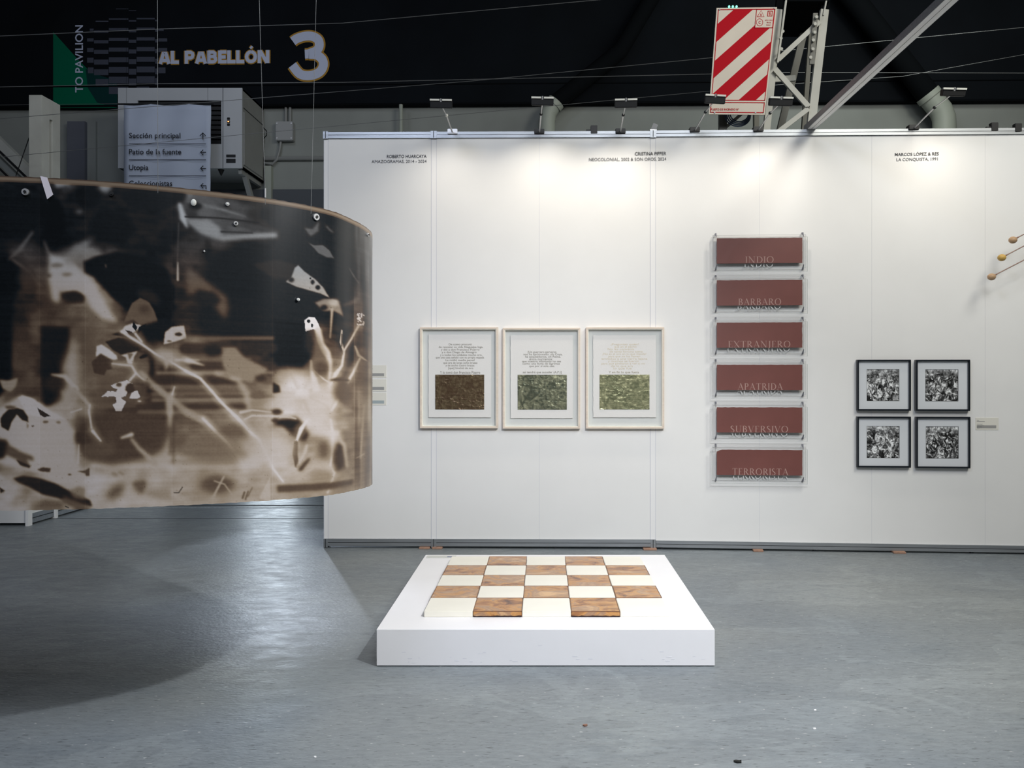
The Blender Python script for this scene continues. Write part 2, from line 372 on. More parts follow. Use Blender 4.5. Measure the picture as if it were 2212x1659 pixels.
MB().box(-14, 14, -.135, -.12, ZB, ZB+.03).box(-14, 14, -.135, -.12, ZB+.32, ZB+.335).build('cladding_rail', M['pipeb'], wb)
def bl(u, v, d=0):      # local coordinates on the back wall
    p = BACK.hit(u, v, d); q = p - Vector((0, 13.0, 0)); c, s = math.cos(BACK.ang), math.sin(BACK.ang)
    return (q.x*c+q.y*s, -q.x*s+q.y*c, q.z)
# lower band, pilaster
x0, _, z0 = bl(575, 410); x1, _, z1 = bl(700, 452)
tag(MB().box(-14, 14, -.03, 0, 0, z0).build('blue_dado', M['blueband'], wb), kind=None)
a = bl(145, 262, .12); b = bl(183, 400, .12)
MB().box(a[0], b[0], -.12, 0, 0, a[2]).build('pilaster', mat('blue_pilaster', (92, 96, 106), .8), wb)
a = bl(183, 262, .05); b = bl(200, 400, .05)
MB().box(a[0], b[0]+.05, -.05, 0, 0, a[2]).build('pilaster_edge', M['hallw'], wb)
# added door with a glowing pane, unseen behind the roll, for the floor streak
d1 = empty('added_door_1', (-4.32, 13.0+.02*4.32-.01, 0), (0, 0, BACK.ang)); tag(d1, kind='structure')
MB().box(-.42, -.34, -.08, 0, 0, 2.9).box(.34, .42, -.08, 0, 0, 2.9).box(-.42, .42, -.08, 0, 2.82, 2.9).build('added_door_frame', M['acw'], d1)
MB().box(-.34, .34, -.05, -.04, .05, 2.82).build('added_glow_pane', M['paneglow'], d1)
# floor channel
def floorpt(u, v): Y = F*EYE/(v-CY); return Vector(((u-CX)*Y/F, Y, 0))
a = floorpt(430, 1092); b = floorpt(700, 1091)
tag(MB().box(-9, 3, a.y-.03, a.y+.03, 0, .004).build('trim_1', M['groove']), kind='structure')
tag(MB().box(-9, 3, a.y-.18, a.y-.15, 0, .003).build('trim_2', mat('worn_channel_edge', (150, 156, 160), .5, var=.3, scale=30)), kind='structure')
a = floorpt(500, 1120)
tag(MB().box(-7, 3, a.y-.008, a.y+.006, 0, .002).build('trim_3', M['groove']), kind='structure')

# lettering and print on the cladding
pr = empty('pavilion_sign', (0, 13.0, 0), (0, 0, BACK.ang), 'printed pavilion direction sign on the black upper wall, pale letters and gold-rimmed numeral 3', 'sign')
D0 = .122
def bp2(pts, d=D0): return [(bl(u, v, d)[0], bl(u, v, d)[2]) for u, v in pts]
MB().poly(bp2([(115, 69), (168, 128), (190, 150), (253, 190), (253, 233), (115, 233)]), -.124, -.121).build('green_triangle', M['green'], pr)
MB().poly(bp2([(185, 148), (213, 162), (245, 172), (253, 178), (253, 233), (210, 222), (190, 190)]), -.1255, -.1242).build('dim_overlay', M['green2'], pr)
mb = MB(); cols = [188, 203, 235, 278, 295, 335, 342, 362]
for ci in range(7):
    ua, ub = cols[ci]+.5, cols[ci+1]-.5; off = (0, 4, -1, 3, -2, 2, 0)[ci]
    for r in range(9):
        v = 20+21*r+off; th = 1.2+1.9*r
        uc = (ua+ub)/2; rr = 92**2-(v-108)**2
        if rr <= 0: continue
        hw = math.sqrt(rr); l, q = max(ua, 274-hw), min(ub, 274+hw)
        if q-l > 3: mb.poly(bp2([(l, v), (q, v), (q, v+th), (l, v+th)]), -.127, -.126)
mb.build('striped_disc', M['disc'], pr)
def btext(name, s, m, u0, v0, u1, v1, off=0, rot=False, dy=0, grow=0):
    a = bl(u0, v0, D0); b = bl(u1, v1, D0)
    return text(name, s, m, pr, a[0], b[0], b[2], a[2], -.129-dy, off, rot, grow=grow)
btext('lettering', 'TO PAVILION', M['lett'], 163, 55, 180, 200, .012, True, .002)
HV = {'A': (1.0, [[(.14, .0), (.42, .87), (.58, .87), (.86, .0)], [(.3, .27), (.7, .27)]]), 'L': (.72, [[(.14, 1), (.14, .13)], [(.0, .13), (.68, .13)]]),
 'P': (.84, [[(.14, 0), (.14, 1)], [(.14, .87), (.5, .87), (.64, .78), (.66, .66), (.62, .5), (.5, .44), (.14, .44)]]), ' ': (.42, []),
 'B': (.9, [[(.14, 0), (.14, 1)], [(.1, .87), (.52, .87), (.64, .78), (.64, .65), (.52, .55), (.14, .53)], [(.5, .55), (.68, .44), (.7, .28), (.6, .16), (.5, .13), (.1, .13)]]),
 'E': (.74, [[(.14, 0), (.14, 1)], [(.14, .87), (.68, .87)], [(.14, .5), (.62, .5)], [(.14, .13), (.7, .13)]]),
 'Ó': (1.04, [[(.5+.36*math.sin(2*PI*i/16), .5+.37*math.cos(2*PI*i/16)) for i in range(17)], [(.44, 1.12), (.6, 1.3)]]),
 'N': (.98, [[(.14, 0), (.14, 1)], [(.2, .95), (.76, .05)], [(.82, 0), (.82, 1)]])}
def heavy(name, m, extra, y0, y1):
    a, b = bl(343, 110.5, D0), bl(583, 137, D0); W = sum(HV[c][0] for c in 'AL PABELLÓN'); k_ = (b[0]-a[0])/W; h = a[2]-b[2]; x = a[0]
    for c in 'AL PABELLÓN':
        w, st = HV[c]; mb = MB()
        for j, s_ in enumerate(st): mb.ribbon([(x+p*k_, b[2]+q*h) for p, q in s_], (.26 if not (c == 'Ó' and j == 1) else .17)*h+extra, y0-.0004*j, y1-.0004*j)
        if st: mb.build(name, m, pr)
        x += w*k_
heavy('letter_rim', M['gold'], .03, -.1275, -.126); heavy('letter', M['lett'], 0, -.1325, -.1305)
n3 = [(633, 90), (642, 84), (658, 79), (674, 79), (687, 86), (690, 99), (684, 110), (668, 117)]; n3b = [(660, 116), (684, 119), (697, 130), (698, 145), (688, 158), (668, 164), (648, 160), (632, 141)]
for nm, m, w_, y0, y1 in (('numeral_rim', 'gold', 26.5, -.1275, -.126), ('numeral', 'lett', 19.5, -.1325, -.1305)):
    mb = MB(); q = [tuple(x) for x in crom(n3+n3b[1:], 6)]; cut = [i for i, p in enumerate(q) if abs(p[0]-668) < .01 and abs(p[1]-117) < .01][0]
    for j, q_ in enumerate((q[:cut+1], [(659, 117.5)]+q[cut:])): mb.ribbon([(bl(u, v, D0)[0], bl(u, v, D0)[2]) for u, v in q_], w_*.0073, y0-.0006*j, y1-.0006*j)
    mb.build(nm, M[m], pr)

# air conditioning unit
ac = empty('air_conditioning_unit', (0, 0, 0), label='large white wall-mounted air conditioning unit behind the direction banner', cat='air conditioner')
Y0 = 12.12; Y1 = 13.05
a, b = P(255, 190, Y0), P(523, 363, Y0); X0, X1, ZT, ZL = a.x, b.x, a.z, b.z
ga, gb = P(297, 217, Y0), P(478, 311, Y0)
mb = MB(); mb.box(X0, ga.x, Y0, Y0+.03, ZL, ZT).box(gb.x, X1, Y0, Y0+.03, ZL, ZT).box(ga.x, gb.x, Y0, Y0+.03, ga.z, ZT).box(ga.x, gb.x, Y0, Y0+.03, ZL, gb.z)
mb.build('front_panel', M['acw'], ac)
MB().box(X0, X0+.03, Y0+.03, Y1, ZL, ZT).box(X1-.03, X1, Y0+.03, Y1, ZL, ZT).box(X0, X1, Y0+.03, Y1, ZT-.03, ZT).box(X0, X1, Y0+.03, Y1, ZL, ZL+.03).build('casing', M['acs'], ac)
MB().box(X0+.03, X1-.03, Y0+.25, Y0+.27, ZL+.03, ZT-.03).build('inner_void', M['dark'], ac)
for i in range(9):
    z = gb.z+(i+.5)*(ga.z-gb.z)/9
    MB().bar((ga.x, Y0+.03, z), (gb.x, Y0+.03, z), .012, .05).build('louvre', M['blackm'], ac)
mb = MB()
for i in range(8):
    x = ga.x+(i+.5)*(gb.x-ga.x)/8; mb.box(x-.006, x+.006, Y0+.05, Y0+.06, gb.z, ga.z)
mb.build('guard_grille', M['blackm'], ac)
MB().box(P(478, 0, Y0).x+.02, P(478, 0, Y0).x+.028, Y0-.002, Y0, ZL, ZT).build('panel_seam', M['groove'], ac)
for v, m in ((256.5, 'blackm'), (263, 'led'), (269.5, 'blackm')):
    c = P(494, v, Y0); MB().box(c.x-.02, c.x+.02, Y0-.012, Y0, c.z-.017, c.z+.017, .003).build('indicator', M['dark'], ac); ind = bpy.context.scene.objects[-1] if False else COL.objects[-1]
    if m == 'led':
        o = MB().box(c.x-.01, c.x+.01, Y0-.015, Y0-.012, c.z-.008, c.z+.008).build('indicator_lamp', M['led'], ind); o['label'] = 'glowing orange indicator'
for v0, v1 in ((334, 340), (343, 352)):
    c, e = P(489, v0, Y0), P(509, v1, Y0); MB().box(c.x, e.x, Y0-.008, Y0, e.z, c.z, .002).build('name_plate', M['blackm'], ac)
sx = X1
mb = MB(); zz = P(523, 235, Y0).z
mb.bar((sx+.002, Y0+.05, zz+.03), (sx+.002, Y1-.05, zz+.03), .006, .012).build('side_seam', M['groove'], ac)
MB().box(sx, sx+.015, Y0+.05, Y1-.08, ZL+.06, zz-.03, .004).build('side_hatch', M['acs'], ac)
for xx in (X0+.2, X1-.06):
    mb = MB(); mb.bar((xx, 13.05, ZL-.75), (xx, Y0+.25, ZL-.02), .07, .07, (1, 0, 0)); mb.bar((xx, 12.1+.1, ZL-.03), (xx, 13.05, ZL-.03), .07, .05, (1, 0, 0)); mb.build('support_bracket', M['acs'], ac)
MB().tube([(X1-.35, Y0+.1, ZL), (X1-.35, Y0+.1, ZL-.09)], [.05, .005]).build('drain_cone', M['dark'], ac)

# hanging direction banner
BY = 11.6; a, b = P(267, 225, BY), P(455, 500, BY); zb = 3.7
bn = empty('direction_banner', (0, BY, zb), label='pale blue hanging banner with black section names and arrows', cat='banner')
mb = MB(); nx, nz = 16, 20
g = [[mb.b.verts.new((a.x+(b.x-a.x)*i/nx, .012*math.sin(i*.9+j*.22)+.006*math.sin(j*1.1), (a.z-zb)*(1-j/nz))) for i in range(nx+1)] for j in range(nz+1)]
for j in range(nz):
    for i in range(nx): mb.b.faces.new((g[j][i], g[j+1][i], g[j+1][i+1], g[j][i+1]))
bo = mb.build('banner_sheet', M['banner'], bn, True, False); md = bo.modifiers.new('t', 'SOLIDIFY'); md.thickness = .003; md.offset = -1
MB().tube([(a.x-.08, 0, a.z-zb), (b.x+.04, 0, a.z-zb)], .012).build('hanging_rod', M['blackm'], bn)
for x in (a.x+.04, b.x-.04): MB().tube([(x, 0, a.z-zb), (x, 0, 8.3-zb)], .0018, 5).build('suspension_cord', M['pipeb'], bn)
def bb(u, v): p = P(u, v, BY-.03); return p.x, p.z-zb
for s, v0, v1, u1 in (('Sección principal', 287, 301.5, 389.5), ('Patio de la fuente', 321.5, 333.5, 391.5), ('Utopia', 356, 370.5, 320.5), ('Coleccionistas', 390, 402, 372)):
    p, q = bb(278.5, v0), bb(u1, v1); text('lettering', s, M['bink'], bn, p[0], q[0], q[1], p[1], -.03, .006)
for v in (310, 344.5, 379, 413.5):
    p, q = bb(278.5, v), bb(445, v+1.3); MB().box(p[0], q[0], -.03, -.028, q[1], p[1]).build('ruled_line', M['bink'], bn)
def arrow(pts): 
    mb = MB()
    for seg in pts: mb.ribbon([bb(*p) for p in seg], .012, -.03, -.0285)
    mb.build('arrow', M['bink'], bn)
arrow([[(438, 301), (438, 287)], [(432, 293), (438, 287), (444, 293)]])
arrow([[(445, 329), (433, 329)], [(439, 323.5), (433, 329), (439, 334.5)]])
arrow([[(445, 363.7), (433, 363.7)], [(439, 358), (433, 363.7), (439, 369)]])
arrow([[(445, 408), (445, 401), (434, 401)], [(439, 396), (433.5, 401), (439, 406)]])

# white portal frame and booth at the left
gt = empty('booth_portal_frame', (0, 0, 0), label='tall white portal frame at the corner of the far left booth', cat='frame')
PX = -6.62; Yf = 10.5; w = .167; zt = P(70, 205, Yf).z; Yb = 10.9
for y in (Yf, Yb-w): MB().box(PX, PX+w, y, y+w, 0, zt, .003).build('upright', M['colw'], gt)
MB().box(PX, PX+w, Yf+w, Yb-w, zt-.26, zt).build('top_rail', M['colw'], gt)
MB().box(PX, PX+w, Yf+w, Yb-w, 3.85, 4.0).build('lower_rail', M['colw'], gt)
bt = empty('exhibition_booth', (0, 0, 0), label='white panelled booth with metal base rail at the far left edge', cat='booth')
PX = -5.34; Yf = 8.46
MB().box(-8.2, PX-.03, Yf+.02, Yf+.07, .03, 2.6).build('panel', M['panel'], bt)
MB().box(PX-.03, PX-.001, Yf, Yf+.07, 0, 2.6).build('corner_post', M['wpost'], bt)
y0 = Yf+.07
for k_, ln_ in enumerate((.40, .62, .9, .9)):
    MB().box(PX-.04, PX-.02, y0, y0+ln_, .12, 2.6).build('panel', M['panel'], bt)
    MB().box(PX-.045, PX-.012, y0, y0+ln_, .075, .12).box(PX-.045, PX-.012, y0, y0+ln_, .02, .065).build('base_rail', M['alu'], bt)
    MB().box(PX-.045, PX-.02, y0, y0+ln_, .065, .075).build('rail_groove', M['groove'], bt)
    MB().box(PX-.045, PX, y0+ln_, y0+ln_+.05, 0, 2.6).build('post', M['wpost'], bt); y0 += ln_+.05
# sloping stair stringer behind it
st = empty('sloping_stair_beam', (0, 0, 0), label='pale sloping steel beams rising to the left behind the portal frame', cat='beam')
Ys = 11.6
for off, wd_, m in ((0, .16, 'colw'), (34, .07, 'hallw')):
    p, q = P(-260, 60+off, Ys), P(130, 440+off, Ys)
    MB().bar(p, q, wd_, .12, (0, 1, 0)).build('stringer', M[m], st)
for off in (14, 52):
    p, q = P(-260, 60+off, Ys-.07), P(130, 440+off, Ys-.07); MB().bar(p, q, .025, .02, (0, 1, 0)).build('dark_lip', M['dark'], st)
for u in (-250, 110):
    v = 60+(u+260)*380/390; p = P(u, v, Ys); MB().box(p.x-.05, p.x+.05, Ys, Ys+.1, 0, p.z).build('prop', M['colw'], st)
rope = MB().tube([P(63, 297, 10.55), P(35, 378, 10.6), P(28, 420, 10.6)], .006, 6).build('black_stay', M['blackm'], gt)

# junction box and conduits
jb = empty('junction_box', (0, 13.0, 0), (0, 0, BACK.ang), 'grey square junction box with conduits on the rear wall beside the air conditioner', 'junction box')
a, b = bl(595, 262, .12), bl(632, 303, .12)
MB().box(a[0], b[0], -.12, 0, b[2], a[2], .008).build('box', M['jbox'], jb)
for u, v in ((598, 266), (629, 266), (598, 298), (629, 298)):
    c = bl(u, v, .13); MB().tube([(c[0], -.12, c[2]), (c[0], -.128, c[2])], .012, 8).build('screw', M['steel'], jb)
for u in (618, 627):
    c, e = bl(u, 231, .04), bl(u, 262, .04); MB().tube([(c[0], -.05, ZB), (c[0], -.05, a[2])], .022).build('conduit', M['conduit'], jb)
c, e = bl(571, 343, .03), bl(720, 343, .03); MB().tube([(c[0], -.035, c[2]), (e[0], -.035, c[2])], .035).build('conduit', M['conduit'], jb)
pts = [bl(u, v, .06) for u, v in ((607, 303), (604, 325), (598, 345), (588, 355), (572, 352))]
MB().tube([(p[0], -.06, p[2]) for p in pts], .02, 8).build('flexible_conduit', M['conduit'], jb)
c, e = bl(575, 360, .04), bl(575, 420, .04); MB().box(c[0], c[0]+.1, -.1, 0, 0, c[2]).build('corner_batten', M['pipe'], jb)
pts = [bl(u, v, .2) for u, v in ((569, 276), (576, 283), (576, 292), (569, 300))]
MB().tube([(p[0], -.2, p[2]) for p in pts], .008, 6).build('loop_cable', M['blackm'], jb)

# rain pipes
def rpipe(label, ups, elbow, r, d):
    o = empty('rain_pipe', (0, 0, 0), label=label, cat='pipe')
    Yp = 13.0-d
    MB().tube([P(u, v, Yp) for u, v in ups], r, 16).build('black_painted_run', M['pipeb'], o, True)
    pts = [P(u, v, Yp) for u, v in elbow]; pts.append(Vector((pts[-1].x, Yp, 0)))
    MB().tube(pts, [r*1.02]*len(pts), 20).build('pale_elbow', M['pipe'], o, True)
    MB().tube([pts[0]+(pts[0]-pts[1]).normalized()*.02, pts[0]+(pts[1]-pts[0]).normalized()*.06], r*1.12, 20).build('pipe_collar', M['pipe'], o, True)
rpipe('pale grey rain pipe elbow behind the second lamp with a black sloping run', [(1560, -260), (1378, 45), (1340, 110), (1200, 222)], [(1200, 222), (1192, 232), (1184, 245), (1181, 262), (1181, 290)], .125, .5)
rpipe('thick pale rain pipe elbow behind the right end of the partition, black above', [(1700, -180), (1860, 20), (2005, 205)], [(2005, 205), (2018, 221), (2032, 238), (2039, 255), (2040, 275), (2040, 300)], .165, .55)
a = bl(866, 228, .05)
tag(MB().tube([P(866, 226, 12.85), P(866, 226, 12.85)*1 - Vector((0, 0, P(866, 226, 12.85).z))], .03, 10).build('thin_wall_pipe', M['pipe']), 'thin pale vertical pipe on the rear wall left of the lamps', 'pipe')

# ------------------------------------------------------------------ exhibition partition
def lx(pl, u, v, d=0):
    p = pl.hit(u, v, d); q = p-Vector((0, pl.y0, 0)); c, s = math.cos(pl.ang), math.sin(pl.ang)
    return q.x*c+q.y*s, q.z
def partition(label, pl, posts, seams, u0, u1, vt0, vt1, vb0, vb1, railh, side):
    """posts: (u0,u1); panels between; vt/vb top and bottom px at u0 and u1"""
    o = empty('exhibition_partition', (0, pl.y0, 0), (0, 0, pl.ang), label, 'partition wall')
    def vt(u): return vt0+(vt1-vt0)*(u-u0)/(u1-u0)
    def vb(u): return vb0+(vb1-vb0)*(u-u0)/(u1-u0)
    def quad(mb, ua, ub, fa, fb, y0, y1):      # fa/fb functions for top and bottom px
        c = [lx(pl, ua, fa(ua)), lx(pl, ub, fa(ub)), lx(pl, ub, fb(ub)), lx(pl, ua, fb(ua))]
        mb.poly(c, y0, y1)
    for a, b in seams:
        mb = MB(); quad(mb, a+.3, b-.2, lambda u: vt(u)+12, lambda u: vb(u)-railh+1.5, 0, .0014); mb.build('panel', M['panel'], o)
    mb = MB(); quad(mb, u0+3, u1-3, lambda u: vt(u)+14, lambda u: vb(u)-railh, .0015, .028); mb.build('backing_board', M['scuff'], o)
    for a, b in posts:
        mb = MB(); quad(mb, a, b, lambda u: vt(u)+(14 if side == 0 else 13), lambda u: vb(u)-railh, -.0015, .05); mb.build('post', M['wpost'], o)
        c = (a+b)/2
        for q in (a, b):
            mb = MB(); quad(mb, q-.5, q+.5, lambda u: vt(u)+14, lambda u: vb(u)-railh, -.0021, -.0014); mb.build('post_joint', M['scuff'], o)
        mb = MB(); quad(mb, a-1, b+1, lambda u: vt(u)-1.5, lambda u: vt(u)+14, -.02, .06); quad(mb, a, b, lambda u: vb(u)-railh, lambda u: vb(u)+.5, -.02, .06); mb.build('post_end', M['alu'], o)
        mb = MB(); quad(mb, c-.7, c+.7, lambda u: vt(u)-1, lambda u: vt(u)+13, -.022, -.0201); quad(mb, c-.7, c+.7, lambda u: vb(u)-railh, lambda u: vb(u)+.5, -.022, -.0201); mb.build('slot', M['groove'], o)
    rails = []
    edges = [u0]+[x for p in posts for x in p]+[u1]
    edges = sorted(edges)
    for i in range(len(edges)-1):
        a, b = edges[i], edges[i+1]
        if b-a < 20: continue
        for f, h, s in ((vt, 13., 1), (lambda u: vb(u)-railh, railh-2.5, 0)):
            mb = MB(); quad(mb, a, b, f, lambda u: f(u)+h*.46, -.016, .04); quad(mb, a, b, lambda u: f(u)+h*.54, lambda u: f(u)+h, -.016, .04); mb.build('top_rail' if s else 'base_rail', M['alu'], o)
            mb = MB(); quad(mb, a, b, lambda u: f(u)+h*.44, lambda u: f(u)+h*.56, -.008, .03); mb.build('rail_groove', M['groove'], o)
    return o, vb
pc, vbc = partition('long white exhibition partition carrying the three pale frames', MID, [(700, 709), (932, 943), (1405, 1416)], [(709, 932), (943, 1165), (1165, 1405)], 699, 1416, 286.5, 284, 1181, 1183, 18, 0)
prt, vbr = partition('white exhibition partition carrying the red slabs and black frames', RGT, [], [(1416, 1641), (1641, 1883), (1883, 2128), (2128, 2371), (2371, 2600)], 1417, 2600, 283, 274.5, 1184, 1201.3, 17, 1)
# feet keep the base rails up
def feet(pl, par, us, vb):
    for u in us:
        a = lx(pl, u-3, vb(u)); b = lx(pl, u+3, vb(u)); MB().box(a[0], b[0], .0, .03, 0, a[1]+.02).build('foot', M['groove'], par)
feet(MID, pc, (706, 938, 1200, 1398), vbc); feet(RGT, prt, (1430, 1760, 2100, 2500), vbr)
def shim(pl, u0, u1, label):
    p, q = pl.hit(u0, 1184, .05), pl.hit(u1, 1184, .05)
    o = MB().box(-(q.x-p.x)/2, (q.x-p.x)/2, -.04, .05, 0, .016, .002).build('wooden_shim', M['wood'])
    o.location = ((p.x+q.x)/2, pl.y0+pl.k*(p.x+q.x)/2-.012, 0); o.rotation_euler.z = pl.ang; tag(o, label, 'wedge', 'wooden shims under the partitions')
shim(MID, 905, 928, 'thin wooden shim under the partition just left of the double seam')
shim(MID, 933, 955, 'thin wooden shim under the partition just right of the double seam')
shim(MID, 1390, 1419, 'wooden shim under the joint of the two partitions behind the plinth corner')
shim(RGT, 1628, 1650, 'wooden shim below the red slabs under the base rail')
shim(RGT, 1931, 1958, 'wooden shim below the black frames under the base rail')

# overhead aluminium beam running from the partition to the front
bm_ = empty('overhead_beam', (0, 0, 0), label='aluminium brace beam running forward overhead from the top of the partition', cat='beam')
MB().box(2.33, 2.336, -3, 7.25, 3.747, 3.80).box(2.405, 2.411, -3, 7.25, 3.747, 3.80).box(2.336, 2.405, -3, 7.25, 3.794, 3.80).build('beam_side', M['alu'], bm_)
MB().box(2.336, 2.368, -3, 7.25, 3.747, 3.753).box(2.373, 2.405, -3, 7.25, 3.747, 3.753).build('beam_underside', M['wpost'], bm_)
MB().box(2.368, 2.373, -3, 7.25, 3.750, 3.756).build('beam_slot', M['groove'], bm_)
MB().box(2.33, 2.411, 7.25, 7.33, 3.70, 3.80).build('end_bracket', M['alu'], bm_)
MB().box(2.33, 2.411, -3.08, -3, 0, 3.80).build('support_post', M['wpost'], bm_)

# lamps
def lamp(uh, vh, ua, va, wpx, label, tilt=0.0, L=.55, white=True, power=0, tgt=None, hz=16):
    pl = MID if ua < 1410 else RGT
    base = pl.hit(ua, va); head = P(uh, vh, base.y-L)
    o = empty('flood_lamp', base, label=label, cat='lamp', group='flood lamps along the top of the partitions')
    h = head-base; hw = wpx*head.y/F/2; hh = hz*head.y/F
    hb = MB().box(-hw, hw, -.02, .03, -hh, 0, .004).build('lamp_head', M['blackm'], o); hb.location = h; hb.rotation_euler = (.25, tilt, 0)
    e = MB().box(-hw, -.012, -.030, -.012, -.004, .010).box(.012, hw, -.030, -.012, -.004, .010).build('reflector_edge', M['whitem'], hb)
    y = MB().bar((0, -.02, .015), (0, -.01, -.04), .012, .01).build('knuckle', M['steel'], hb)
    j = h*.55
    MB().tube([(0, 0, -.01), j], .007, 8).build('lower_arm', M['steel'], o); MB().tube([j, h-Vector((0, 0, hh*.6))], .005, 8).build('upper_arm', M['steel'], o)
    MB().sphere(j, .014, 10).build('arm_joint', M['whitem'] if ua < 1100 else M['blackm'], o)
    MB().box(-.045, .045, -.03, .04, -.02, .025, .004).build('clamp', M['steel'] if ua < 1100 else M['blackm'], o)
    if power:
        t = tgt or (head.x+.05, 6.95, 0.6)
        area('flood_lamp_light', head+Vector((0, .06, -hh-.03)), t, .22, .05, power, (1, .90, .76), 150)
PW = 4.8
lamp(953, 217, 978, 286, 47, 'black flood lamp furthest left, on a bent steel arm', .02, power=PW*.55)
lamp(1172, 212, 1165, 286, 48, 'black flood lamp in front of the pale pipe elbow, second from the left', .02, power=PW*.8, hz=15)
lamp(1352, 216, 1340, 285, 48, 'black flood lamp standing above the middle caption, left of the fire sign', -.02, power=PW*.8)
lamp(1687, 212, 1637, 281, 50, 'black flood lamp leaning in front of the steel column', .03, power=PW*.75)
lamp(2060, 193, 1972, 277, 50, 'black flood lamp furthest right, on a long black slanting arm', .03, power=PW*.62, hz=14)
lamp(1545, 207, 1500, 282, 44, 'black flood lamp across the lower left corner of the fire sign', .05, power=PW*.22)
for u, v, l in ((1283, 279, 'small black plug box on the partition top between two lamps'), (2147, 273, 'left black clamp on the partition top near the right edge'), (2198, 275, 'black clamp on the partition top at the right edge')):
    pl = MID if u < 1410 else RGT; p = pl.hit(u, v)
    o = MB().box(-.03, .03, -.02, .03, -.045, .03, .003).box(-.07, -.03, -.01, .01, -.02, -.005).build('cable_clamp', M['blackm']); o.location = p; tag(o, l, 'clamp')
p = MID.hit(1411, 283)
o = MB().box(-.03, .03, -.01, .012, -.02, .012).bar((0, 0, .01), (.02, -.03, .055), .045, .008, (0, 1, 0)).build('steel_clip', M['steel']); o.location = p; tag(o, 'bent silver clip on the top joint of the two partitions', 'clip')

# ------------------------------------------------------------------ steel lattice column and fire sign
sc_ = empty('steel_lattice_column', (0, 0, 0), label='pale painted steel lattice column rising behind the partition beside the fire sign', cat='column')
def ln(u0, v0, u1, v1, v, Y):
    u = u0+(u1-u0)*(v-v0)/(v1-v0); return P(u, v, Y)
def chord(u0, v0, u1, v1, Y, w, m, dd=.05):
    vb_ = CY+EYE*F/Y
    MB().bar(ln(u0, v0, u1, v1, 22, Y), ln(u0, v0, u1, v1, vb_, Y), w, dd, (0, 1, 0)).build('chord', M[m], sc_)
    MB().bar(ln(u0, v0, u1, v1, 22, Y), ln(u0, v0, u1, v1, -160, Y), w*1.02, dd, (0, 1, 0)).build('black_chord_end', M['pipeb'], sc_)
chord(1781, 17, 1751, 277, 8.6, .085, 'colw'); chord(1682, 20, 1656, 277, 8.6, .07, 'colw')
chord(1746, 30, 1686, 277, 9.3, .075, 'cold'); chord(1754, 33, 1736, 277, 9.5, .05, 'cold')
def brace(u0, v0, u1, v1, Y, w, m='colw', Y2=None): MB().bar(P(u0, v0, Y), P(u1, v1, Y2 or Y), w, .03, (0, 1, 0)).build('brace', M[m], sc_)
brace(1770, 47, 1680, 130, 8.55, .05); brace(1674, 150, 1746, 231, 8.55, .055); brace(1746, 235, 1660, 301, 8.55, .05)
brace(1668, 172, 1718, 169, 8.9, .06); brace(1657, 320, 1742, 400, 8.55, .05); brace(1745, 410, 1650, 500, 8.55, .05)
MB().poly([(P(u, v, 8.5).x, P(u, v, 8.5).z) for u, v in ((1757, 28), (1767, 28), (1760, 138), (1749, 138))], 8.50, 8.52).build('gusset_plate', M['cold'], sc_)
MB().poly([(P(u, v, 8.5).x, P(u, v, 8.5).z) for u, v in ((1694, 4), (1698, 4), (1680, 138), (1676, 138))], 8.46, 8.49).build('gusset_plate', M['colw'], sc_)
MB().poly([(P(u, v, 8.5).x, P(u, v, 8.5).z) for u, v in ((1781, 5), (1784, 5), (1778, 36), (1775, 36))], 8.46, 8.49).build('gusset_plate', M['colw'], sc_)
for u, v in ((1763, 38), (1760, 53), (1759, 71), (1756, 88), (1755, 107), (1750, 125), (1690, 69), (1687, 107), (1686, 84)):
    p = P(u, v, 8.48); MB().tube([p, p+Vector((0, -.02, 0))], .018, 6).build('bolt', M['colw'], sc_)
MB().box(P(1697, 0, 8.6).x, P(1785, 0, 8.6).x, 8.5, 9.4, P(0, 12, 8.6).z, P(0, -20, 8.6).z).build('cap_block', M['pipeb'], sc_)
sf = empty('fire_point_post', (0, 0, 0), label='short pale framed bracket carrying the fire sign behind the partition', cat='post')
for u, w in ((1560, .08), (1632, .05)):
    a = P(u, 240, 8.55); MB().box(a.x-w/2, a.x+w/2, 8.5, 8.56, 0, a.z+.6).build('upright', M['cold'], sf)
MB().bar(P(1568, 275, 8.53), P(1602, 246, 8.53), .03, .03, (0, 1, 0)).build('brace', M['colw'], sf)
cc = P(1594, 250, 8.45); mb = MB()
for k_ in range(4):
    mb.tube([cc+Vector(((.13-.012*k_)*math.cos(t), -.02*k_, (.11-.01*k_)*math.sin(t))) for t in [2*PI*i/24 for i in range(25)]], .007, 6)
o = mb.build('cable_coil', M['coil'], None, True); tag(o, 'coil of blue-grey cable hanging just below the fire sign', 'cable')
SY = 8.25
fs = empty('fire_point_sign', (0, SY, 0), label='red and white diagonally striped fire point sign on the steel column', cat='sign')
def sp(u, v, Y=SY): p = P(u, v, Y); return (p.x, p.z)
TL, TR, BR, BL = (1548, 17), (1678.5, 15.5), (1652, 248), (1531, 247)
def bil(s, t):   # s across, t down
    a = (TL[0]+(TR[0]-TL[0])*s, TL[1]+(TR[1]-TL[1])*s); b = (BL[0]+(BR[0]-BL[0])*s, BL[1]+(BR[1]-BL[1])*s)
    return (a[0]+(b[0]-a[0])*t, a[1]+(b[1]-a[1])*t)
def sq(pts): return [sp(*bil(s, t)) for s, t in pts]
MB().poly(sq([(0, 0), (1, 0), (1, 1), (0, 1)]), 0, .012).build('sign_board', M['swht'], fs)
